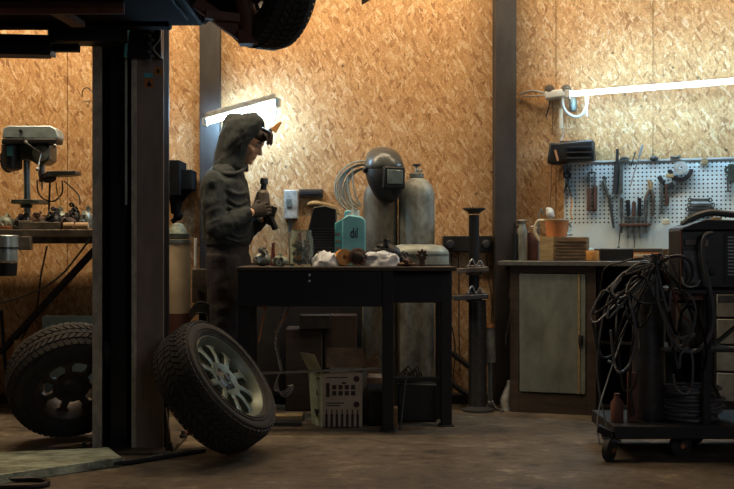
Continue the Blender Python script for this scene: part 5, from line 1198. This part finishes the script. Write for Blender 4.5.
for k_, (lb, ax_, ay_, w_, h_, m_) in enumerate((
  ('thin black loop hanging farthest left, below the widest silver loop', 606, 325, 12, 34, 'cable_black'),
  ('dark grey loop hanging at the middle height left of the slim cylinder', 622, 330, 13, 40, 'cable_grey'),
  ('black loop hanging low between the dangling cable and the slim cylinder', 628, 352, 10, 42, 'cable_black'),
  ('dark grey loop right of the slim cylinder under the machine', 680, 318, 14, 28, 'cable_grey'),
  ('black loop right of the slim cylinder, lower and wider', 690, 345, 16, 36, 'matte_black'),
  ('grey strand of cable looping down in front of the middle shelf', 684, 372, 9, 24, 'cable_grey'),
  ('dull black loop between the slim cylinder and the left edge of the cart', 640, 300, 13, 26, 'cable_black'),
  ('heavy black loop wrapped round the top of the slim cylinder', 648, 284, 22, 20, 'cable_black'))):
    pts = [(656, 264, -.07)]
    for j in range(9):
        a_0 = math.pi*(.9 - j*1.9/8); pts.append((ax_ + w_*math.cos(a_0) + rnd.uniform(-2, 2), ay_ - h_*math.sin(a_0) + rnd.uniform(-3, 3), -.10 + rnd.uniform(-.03, .04)))
    cab_(lb, pts, m_, .0045 if m_ == 'cable_silver' else .0065)
# silver connector bits
for i, (px, py, lb) in enumerate(((619, 306, 'shiny clip on the cables at the left of the cart, upper one'), (610, 362, 'shiny clip on the dangling cable, lower one near the tray'))):
    b = MB().sq(P(px-2, py-1, YC-.05), P(px+3, py+1, YC-.05), .012, .010); b.bar(P(px+3, py+1, YC-.05), P(px+5, py, YC-.05), .004); tag(b.build('cable_clip', M_['steel'], bev=.002), lb, 'clip', 'shiny clips on the cart cables')
b = MB()
for i in range(10):
    a = i*.63; b.tube([P(656, 264, 4.80), P(656+14*math.cos(a), 264+8*math.sin(a)-3, 4.78+.05*math.sin(a*2)), P(656+22*math.cos(a+.4), 270+14*abs(math.sin(a)), 4.80)], .0035, n=5)
tag(b.build('wire_tangle', M_['cable_grey']), 'tangle of thin wires splaying out around the cable hanger', 'wire')

# ================================================================= LEFT BENCH
YB = 5.95
BZ = GZ(229.5, YB)
bench = thing('machine_bench', 'steel bench against the wall at the left, carrying the drill press', 'bench', (-1.9, YB+.25, 0))
MB().box(-2.9, GX(150, 6.2), YB, 6.50, GZ(236.5, YB), BZ).build('benchtop', M_['bench_steel'], bench, bev=.003)
MB().box(-2.9, GX(150, 6.2), YB+.02, YB+.05, GZ(243.5, YB), GZ(237, YB)).build('front_rail', M_['bench_steel'], bench, bev=.002)
lab(MB().sq((GX(96, 6.0), 6.05, GZ(246, 6.05)), (GX(-6, 6.3), 6.42, GZ(352, 6.42)), .035, .03).build('brace', M_['black_paint'], bench), 'black diagonal brace')
MB().sq((-2.8, 6.40, 0), (-2.8, 6.40, GZ(237, 6.4)), .05, .05).build('leg', M_['black_paint'], bench)
MB().sq((GX(108, 6.3), 6.40, 0), (GX(108, 6.3), 6.40, GZ(237, 6.4)), .05, .05).build('leg', M_['black_paint'], bench)
# drill press
YD = 6.18
def dp(px, py, dy=0): return P(px, py, YD+dy)
dpz = thing('drill_press', 'old green bench drill press with a pale belt cover, at the left of the picture', 'drill press', (GX(27, YD), YD, BZ))
def xz(pts, y0): return [(GX(a, y0), GZ(c_, y0)) for a, c_ in pts]
b = MB().prism(xz([(2, 138), (3, 128), (8, 125.5), (50, 125.5), (56, 129), (58, 137), (57, 139)], YD-.12), YD-.12, YD+.02); b.build('belt_cover', M_['drill_cover'], dpz, bev=.012)
b = MB().prism(xz([(1.5, 144), (2, 138.6), (57, 138.6), (56, 143)], YD-.12), YD-.125, YD+.015); lab(b.build('cover_base', M_['black_plastic'], dpz, bev=.006), 'dark lower half of the belt cover')
MB().lathe([(.001, 0), (.010, 0), (.008, .02), (.001, .022)], P(21, 131, YD-.12), (0,-1,0), 12).build('cover_latch', M_['ink_black'], dpz)
b = MB().bar(dp(12, 145, -.02), dp(12, 169, -.02), .062, .058, 22); b.bar(dp(12, 169, -.02), dp(12, 171, -.02), .058, .03, 22); b.build('motor', M_['dark_steel'], dpz, bev=.004)
b = MB().cbox(dp(10, 151, -.075), .035, .02, .06); lab(b.build('motor_box', M_['canister_teal'], dpz, bev=.004), 'pale teal terminal box')
b = MB().prism(xz([(20, 144), (50, 144), (50, 160), (44, 164), (36, 164), (30, 160), (20, 160)], YD-.06), YD-.07, YD+.08); b.build('head', M_['drill_green'], dpz, bev=.008)
b = MB().lathe([(.001, 0), (.045, 0), (.05, .01), (.03, .02), (.001, .022)], P(41, 153, YD-.07), (0,-1,0), 24); hb_ = b.build('feed_hub', M_['galvanised'], dpz)
b = MB()
for a in (.4, 2.5, 4.6): b.bar(P(41, 153, YD-.09), P(41, 153, YD-.10) + V((math.cos(a)*.10, -.03, math.sin(a)*.10)), .005).sph(P(41, 153, YD-.10) + V((math.cos(a)*.10, -.03, math.sin(a)*.10)), .012)
b.build('feed_lever', M_['steel'], hb_)
b = MB().bar(dp(42, 163), dp(42, 172), .020, .018).bar(dp(42, 172), dp(42, 181), .024, .018).bar(dp(42, 181), dp(42, 190), .006, .005); b.build('chuck', M_['steel'], dpz)
b = MB().bar((GX(26, YD), YD+.03, BZ+.02), dp(26.5, 146, .03), .020, .020, 18); b.build('pillar', M_['motor_silver'], dpz)
b = MB().box(GX(17, YD), GX(50, YD), YD-.12, YD+.14, BZ+.001, BZ+.025); b.build('foot', M_['drill_green'], dpz, bev=.006)
b = MB().box(GX(19, YD), GX(46, YD), YD-.14, YD+.05, GZ(204.5, YD), GZ(200.5, YD)).bar(dp(26.5, 208, .03), dp(26.5, 199, .03), .036); b.build('work_platform', M_['drill_green'], dpz, bev=.003)
b = MB().tube([dp(16, 147, -.09), dp(22, 150, -.10), dp(30, 157, -.10), dp(38, 164, -.10)], .004).tube([dp(6, 148, -.05), dp(1, 155, -.05), dp(2, 167, -.05), dp(8, 172, -.03), dp(13, 170, -.02)], .005); b.build('power_cord', M_['cable_black'], dpz)
# tray-like lamp head
t = thing('swing_lamp', 'flat dark swing arm lamp head to the right of the drill chuck', 'lamp', dp(60, 172))
b = MB().prism(xz([(47, 174), (49, 171.5), (77, 171), (77.5, 174.5), (73, 175.5), (49, 177)], YD-.05), YD-.09, YD+.03); b.build('head', M_['dark_steel'], t, bev=.003)
b = MB().sph(dp(48, 178, -.03), (.05, .05, .03)).bar(dp(40, 180, -.02), dp(52, 179, -.03), .014); b.build('joint', M_['ink_brown'], t)
b = MB().tube([dp(37, 180, -.04), dp(38, 192, -.05), dp(44, 199, -.05), dp(54, 201, -.04), dp(62, 193, -.04), (GX(64, YD), YD-.04, GZ(181, YD))], .005).bar(dp(50, 180, -.03), (GX(50, YD), YD-.03, BZ+.03), .006)
b.tube([dp(64, 181, -.03), dp(73, 189, -.03), dp(79, 196, -.03), dp(80, 205, -.02)], .004); b.build('cord', M_['cable_black'], t)
b = MB().tube([dp(56, 182, -.05), dp(57, 192, -.05), dp(61, 203, -.05), dp(58, 212, -.06)], .004); tag(b.build('yellow_wire', M_['cable_yellow']), 'thin yellow wire falling from the swing lamp onto the bench clutter', 'wire')
# clutter on the bench
def heap(px0, px1, py_top, y, m, seed, name, label, cat, n=16, base=None):
    global TZ
    old = TZ; TZ = base if base is not None else BZ
    o = scrap(name, label, cat, px0, px1, py_top, y, m, seed, n); TZ = old; return o
heap(50, 70, 203, 6.12, 'galvanised', 21, 'chuck_heap', 'heap of greenish chucks and clamps right of the drill press foot', 'tools', 22)
heap(66, 82, 201, 6.16, 'black_plastic', 22, 'black_clamps', 'dark clamps and grips heaped in the middle right of the machine bench', 'clamps', 20)
heap(80, 93, 203, 6.10, 'tin_grey', 23, 'steel_jaws', 'pale steel jaws heaped beside the lift post on the machine bench', 'tools', 18)
heap(-6, 16, 211, 6.08, 'galvanised', 24, 'steel_fittings', 'heap of pale greenish steel fittings at the far left of the machine bench', 'fittings', 18)
heap(28, 48, 209, 6.03, 'rusty_steel', 25, 'rusty_parts', 'rusty parts piled in front of the drill press pillar', 'parts', 16)
heap(14, 34, 208, 6.10, 'dark_steel', 41, 'dark_fittings', 'dark heap of bolts hard against the left side of the drill press foot', 'bolts', 20)
heap(44, 62, 206, 6.02, 'black_plastic', 42, 'black_grips', 'black grips and hoses right in front of the greenish chucks', 'tools', 24)
heap(58, 78, 212, 6.05, 'ink_brown', 43, 'brown_scrap', 'low brown scrap behind the pale wooden rollers', 'scrap', 24)
b = MB().box(GX(19, 5.98), GX(60, 5.98), 5.97, 6.02, BZ+.001, GZ(222, 5.98)).bar(P(20, 221.5, 5.99), P(58, 221.5, 5.99), .006); tag(b.build('steel_bar', M_['bench_steel'], bev=.003), 'long dull steel bar lying along the front edge of the machine bench', 'bar')
b = MB().box(GX(-4, 5.98), GX(11, 5.98), 5.96, 6.01, BZ+.001, GZ(226, 5.98)); tag(b.build('orange_strip', M_['copper'], bev=.002), 'orange brown strip at the far left front edge of the machine bench', 'strip')
t = thing('wooden_rollers', 'pair of pale brown wooden rollers on the front edge of the machine bench', 'rollers', (GX(76, 5.99), 5.99, BZ))
for a, c_ in ((63.5, 74), (75.5, 88.5)):
    MB().bar((GX(a, 5.99), 5.99, BZ+.022), (GX(c_, 5.99), 5.99, BZ+.022), .020, .022, 16).build('roller', M_['tan_board'], t, bev=.004)
# motor hanging under the bench at left
t = thing('metal_cylinder', 'shiny ribbed metal cylinder with a dark band below the bench at the left edge', 'cylinder', P(8, 255, 5.9))
xa = GX(7, 5.84); b = MB().bar((xa, 5.84, GZ(262, 5.84)), (xa, 5.84, GZ(235, 5.84)), .062, .062, 26); b.build('body', M_['motor_silver'], t, bev=.006)
b = MB().bar((xa, 5.84, GZ(276, 5.84)), (xa, 5.84, GZ(262.5, 5.84)), .052, .060, 26); b.build('bottom', M_['black_plastic'], t, bev=.004)
b = MB().bar((xa, 5.84, GZ(249, 5.84)), (xa, 5.84, GZ(247, 5.84)), .064, .064, 26); b.build('band', M_['dark_steel'], t)
b = MB().box(GX(-8, 5.9)+.0, GX(31, 5.93), 5.90, 5.945, GZ(262, 5.9), GZ(236, 5.9)) ; b.bm.free()
b = MB().box(GX(17.5, 5.93), GX(31, 5.93), 5.915, 5.965, GZ(250, 5.93), GZ(236.5, 5.93)); tag(b.build('tank_bracket', M_['bench_steel'], bev=.003), 'brown steel bracket on the bench front between tank and rail', 'bracket')
# cables under the bench
b = MB().tube([P(92, 236, 5.9), P(78, 255, 5.92), (P(60, 276, 5.95)), P(35, 292, 5.98), P(0, 303, 6.0), P(-20, 306, 6.0)], .006); tag(b.build('draped_cable', M_['cable_black']), 'black cable sagging across the wall below the machine bench', 'cable')
b = MB().tube([P(47, 246, 6.5), P(41, 275, 6.52), P(36, 310, 6.52), P(24, 335, 6.52), P(21, 341, 6.52)], .006); tag(b.build('wall_cable', M_['cable_black']), 'black cable running down the wall under the left bench', 'cable')
b = MB().tube([P(1, 310, 6.45), P(4, 350, 6.45), (GX(8, 6.45), 6.45, .06)], .012); tag(b.build('leaning_pipe', M_['black_paint']), 'thin black pipe near the left picture edge below the bench', 'pipe')
b = MB().box(GX(42.5, 6.45), GX(95, 6.45), 6.44, 6.49, .056, GZ(316, 6.45)); tag(b.build('blue_board', M_['blue_board'], bev=.003), 'light blue board leaning on the wall behind the left wheel', 'board')
b = MB().box(GX(12, 6.3), GX(41, 6.3), 6.33, 6.38, 0.001, GZ(340, 6.33)); tag(b.build('tan_board', M_['tan_board'], bev=.003), 'tan board standing in front of the light blue board at the far left', 'board')
# wall wire above bench left (beside post)
b = MB().tube([P(82, 97, 6.58), P(83, 90, 6.56), P(88, 88, 6.55), P(95, 94, 6.55), P(105, 94, 6.55), P(111, 90, 6.55)], .0035, n=6); tag(b.build('wall_wire', M_['cable_black']), 'thin wire curl on the boarded wall left of the lift post', 'wire')
# ---- right of post: grinder on a drum
c = (GX(177.5, 6.15), 6.15)
ZDR = GZ(239, 6.15); BZ_old = BZ; BZ = ZDR
t = thing('round_tin', 'shallow greenish tin dish on top of the tan drum, right of the lift post', 'dish', (c[0], c[1], BZ))
MB().lathe([(.001, 0), (.06, 0), (.075, .012), (.08, .03), (.072, .03), (.055, .012), (.001, .008)], (c[0], c[1], BZ+.001), n=28).build('dish', M_['tin_grey'], t)
MB().lathe([(.001, 0), (.06, 0), (.05, .05), (.03, .08), (.001, .085)], (c[0], c[1]+.0, BZ+.012), n=20).build('cone', M_['galvanised'], t)
t = thing('wall_machine', 'dark boxy machine fixed to the wall right of the lift post', 'machine', (GX(178, 6.5), 6.5, GZ(185, 6.5)))
b = MB().box(GX(162, 6.4), GX(181, 6.4), 6.36, 6.598, GZ(196, 6.4), GZ(160.5, 6.4)); b.build('housing', M_['matte_black'], t, bev=.006)
b = MB().box(GX(180, 6.4), GX(192, 6.4), 6.40, 6.58, GZ(190, 6.4), GZ(169.5, 6.4)); b.build('side_unit', M_['matte_black'], t, bev=.006)
b = MB().sq(P(180, 200, 6.45), P(192, 186, 6.45), .03, .04).bar(P(176, 196, 6.45), P(176, 214, 6.45), .045, .03).sph(P(178, 216, 6.45), .03).bar(P(172, 222, 6.45), P(182, 214, 6.45), .016); b.build('mount_arm', M_['matte_black'], t, bev=.003)
b = MB().lathe([(.001, 0), (.10, 0), (.10, .01), (.097, .02), (.097, .29), (.10, .30), (.10, .96), (.001, .96)], (GX(176, 6.28), 6.28, 0), n=32)
b.bm.free()
zdt = GZ(243, 6.1)
t = thing('fibre_drum', 'tall tan fibre drum standing right behind the lift post', 'drum', (GX(177.5, 6.15), 6.15, 0))
ztd_ = GZ(239.3, 6.15)
MB().lathe([(.001, 0), (.078, 0), (.078, ztd_-.02), (.074, ztd_-.002), (.001, ztd_-.002)], (GX(177.5, 6.15), 6.15, 0.001), n=32).build('drum_body', M_['pale_drum'], t)
MB().lathe([(.0775, .42), (.080, .42), (.080, .60), (.0775, .60)], (GX(177.5, 6.15), 6.15, 0.001), n=32).build('drum_band', M_['red_brown'], t)
MB().lathe([(.078, ztd_-.022), (.082, ztd_-.022), (.082, ztd_-.004), (.074, ztd_-.003)], (GX(177.5, 6.15), 6.15, 0.001), n=32).build('drum_rim', M_['tin_grey'], t)
b = MB().bar(P(195.5, 266, 6.35), P(195.5, 238, 6.35), .010).bar(P(195.5, 290, 6.35), P(195.5, 266, 6.35), .006); tag(b.build('white_tube', M_['white_plastic']), 'short bright white tube upright beside the left column', 'tube')
t = thing('junction_box', 'dark brown box mounted low between the tan drum and the person', 'box', (GX(202, 6.4), 6.4, GZ(285, 6.4)))
MB().box(GX(190.5, 6.25), GX(213, 6.25), 6.30, 6.46, GZ(303, 6.3), GZ(269, 6.3)).build('box', M_['wood_dark'], t, bev=.005)
MB().bar(P(201, 293, 6.3), (GX(201, 6.3), 6.27, GZ(293, 6.3)), .016).build('knob', M_['ink_black'], t)
MB().box(GX(199, 6.33), GX(206, 6.33), 6.33, 6.45, 0, GZ(303.2, 6.33)).build('stand', M_['black_paint'], t)
b = MB()
rnd = random.Random(31)
for i in range(6): b.tube([P(190, 312+i*1.4, 6.02), P(197, 303+i*2, 6.0), P(207, 304+i*2, 6.0), P(216, 313+i, 6.02)], .007, n=6)
tag(b.build('hung_cable_coil', M_['cable_black']), 'coil of black cable in front of the dark brown box', 'cable')
b.bm if False else None
# ================================================================= STAND NEXT TO THE TABLE (post jack)
YJ = 6.22; sx_ = lambda p: GX(p, YJ)
jk = thing('post_jack', 'tall dark steel post jack with a flat saddle and clamps, right of the work table', 'jack', (sx_(476), YJ, 0))
MB().bar((sx_(474), YJ, .02), (sx_(474), YJ, GZ(215, YJ)), .034, .032, 20).build('post', M_['black_paint'], jk)
MB().bar((sx_(478), YJ, .02), (sx_(478), YJ, GZ(300, YJ)), .052, .050, 20).build('lower_sleeve', M_['dark_steel'], jk)
MB().lathe([(.034, GZ(214, YJ)), (.040, GZ(212, YJ)), (.068, GZ(209.5, YJ)), (.068, GZ(208, YJ)), (.001, GZ(208, YJ))], (sx_(474), YJ, 0), n=24).build('saddle', M_['dark_steel'], jk)
for k_, (py, w0) in enumerate(((270, 457), (297, 453))):
    c_ = MB().sq(P(w0, py+1, YJ-.06), P(487, py-1, YJ-.04), .09, .030).lathe([(.036, -.03), (.05, -.03), (.05, .03), (.036, .03)], (sx_(474), YJ, GZ(py, YJ)), n=20, close=True).build('clamp_arm', M_['bench_steel' if k_ == 0 else 'dark_steel'], jk, bev=.004)
    MB().tube([P(468, py-3, YJ-.08), P(472, py-11, YJ-.08), P(476, py-4, YJ-.08), P(480, py-9, YJ-.08), P(484, py-3, YJ-.08)], .005).build('clamp_handle', M_['steel'], c_)
MB().lathe([(.001, 0), (.10, 0), (.10, .012), (.055, .03), (.001, .03)], (sx_(478), YJ, 0.0), n=26).build('foot', M_['dark_steel'], jk)
b = MB().box(GX(443, 6.55), GX(492, 6.55), 6.54, 6.598, GZ(251.5, 6.55), GZ(236, 6.55)); t = thing('wall_bracket', 'dark wall bar with two round ends behind the post jack', 'bracket', (GX(468, 6.55), 6.57, GZ(244, 6.55)))
b.build('bar', M_['black_paint'], t, bev=.003)
for px in (450, 486): MB().lathe([(.001, 0), (.026, 0), (.03, .01), (.022, .022), (.001, .024)], (GX(px, 6.54), 6.54, GZ(244.5, 6.54)), (0, -1, 0), 20).build('round_end', M_['dark_steel'], t)
for i, (pts, lb) in enumerate((([(452, 253), (451, 280), (449, 312), (455, 345), (453, 380), (451, 400)], 'thin black cord wandering down the wall beside the right table leg'), ([(458, 253), (459, 285), (459, 330), (460, 372)], 'straight thin black cord on the wall left of the post jack'), ([(487, 252), (488, 275), (492, 300), (491, 325)], 'thin brown cord hanging right of the post jack'))):
    b = MB().tube([P(a, c_, 6.57) for a, c_ in pts], .004, n=6); tag(b.build('dangling_string', M_['cable_black' if i < 2 else 'wood_dark']), lb, 'cord', 'cords hanging on the wall beside the post jack')
b = MB().sq(P(453, 351, 6.5), P(469, 367, 6.42), .03, .03); b.bm.free()
for (a, c_), (e, f_), lb in (((452, 353), (470, 367), 'upper short dark strut slanting to the post jack'), ((451, 383), (472, 398), 'lower short dark strut slanting down to the foot of the post jack')):
    b = MB().sq(P(a, c_, 6.5), P(e, f_, 6.30), .03, .028); tag(b.build('slanting_strut', M_['black_paint'], bev=.003), lb, 'strut', 'struts left of the post jack')
# shock absorber & bottle
xa = GX(490.5, 6.3); t = thing('shock_absorber', 'grey shock absorber tube standing between the post jack and the steel column', 'shock absorber', (xa, 6.3, 0))
MB().bar((xa, 6.3, GZ(362, 6.3)), (xa-.01, 6.3, GZ(326, 6.3)), .034, .038, 20).build('tube', M_['cylinder_grey'], t)
MB().bar((xa, 6.3, .03), (xa, 6.3, GZ(362, 6.3)), .016, .018).lathe([(.014, -.015), (.028, -.015), (.028, .015), (.014, .015)], (xa, 6.3, .029), (1, 0, 0), 16, close=True).build('rod', M_['tin_grey'], t)
MB().lathe([(.038, -.006), (.043, 0), (.038, .02)], (xa-.01, 6.3, GZ(327, 6.3)), n=20).build('collar', M_['copper'], t)
xa = GX(508, 6.2); yb_ = 6.22
t = thing('white_bottle', 'crushed white plastic bottle on the floor at the foot of the steel column', 'bottle', (xa, yb_, 0))
b = MB().loft([((xa-.01, yb_, .001), (.03, 0, 0), (0, .03, 0)), ((xa-.012, yb_, .07), (.034, 0, 0), (0, .026, 0)), ((xa+.0, yb_, .12), (.026, 0, 0), (0, .026, 0)), ((xa+.008, yb_, .16), (.014, 0, 0), (0, .014, 0))], 16); b.build('bottle', M_['dirty_white'], t)
MB().bar((xa+.008, yb_, .16), (xa+.010, yb_, .185), .013).build('cap', M_['white_plastic'], t)
b = MB().tube([(xa-.10, yb_+.02, .06), (xa-.07, yb_-.0, .015), (xa-.03, yb_-.04, .008), (xa-.05, yb_-.06, .008)], .006); tag(b.build('floor_wire', M_['cable_grey']), 'grey wire on the floor beside the crushed white bottle', 'wire')
b = MB().tube([P(511, 288, 6.40), P(510, 296, 6.38), P(512, 302, 6.38), P(509, 325, 6.38), P(506, 338, 6.38), P(507, 345, 6.38)], .007); tag(b.build('column_cable', M_['cable_grey']), 'short grey cable hanging on the front of the right steel column', 'cable')
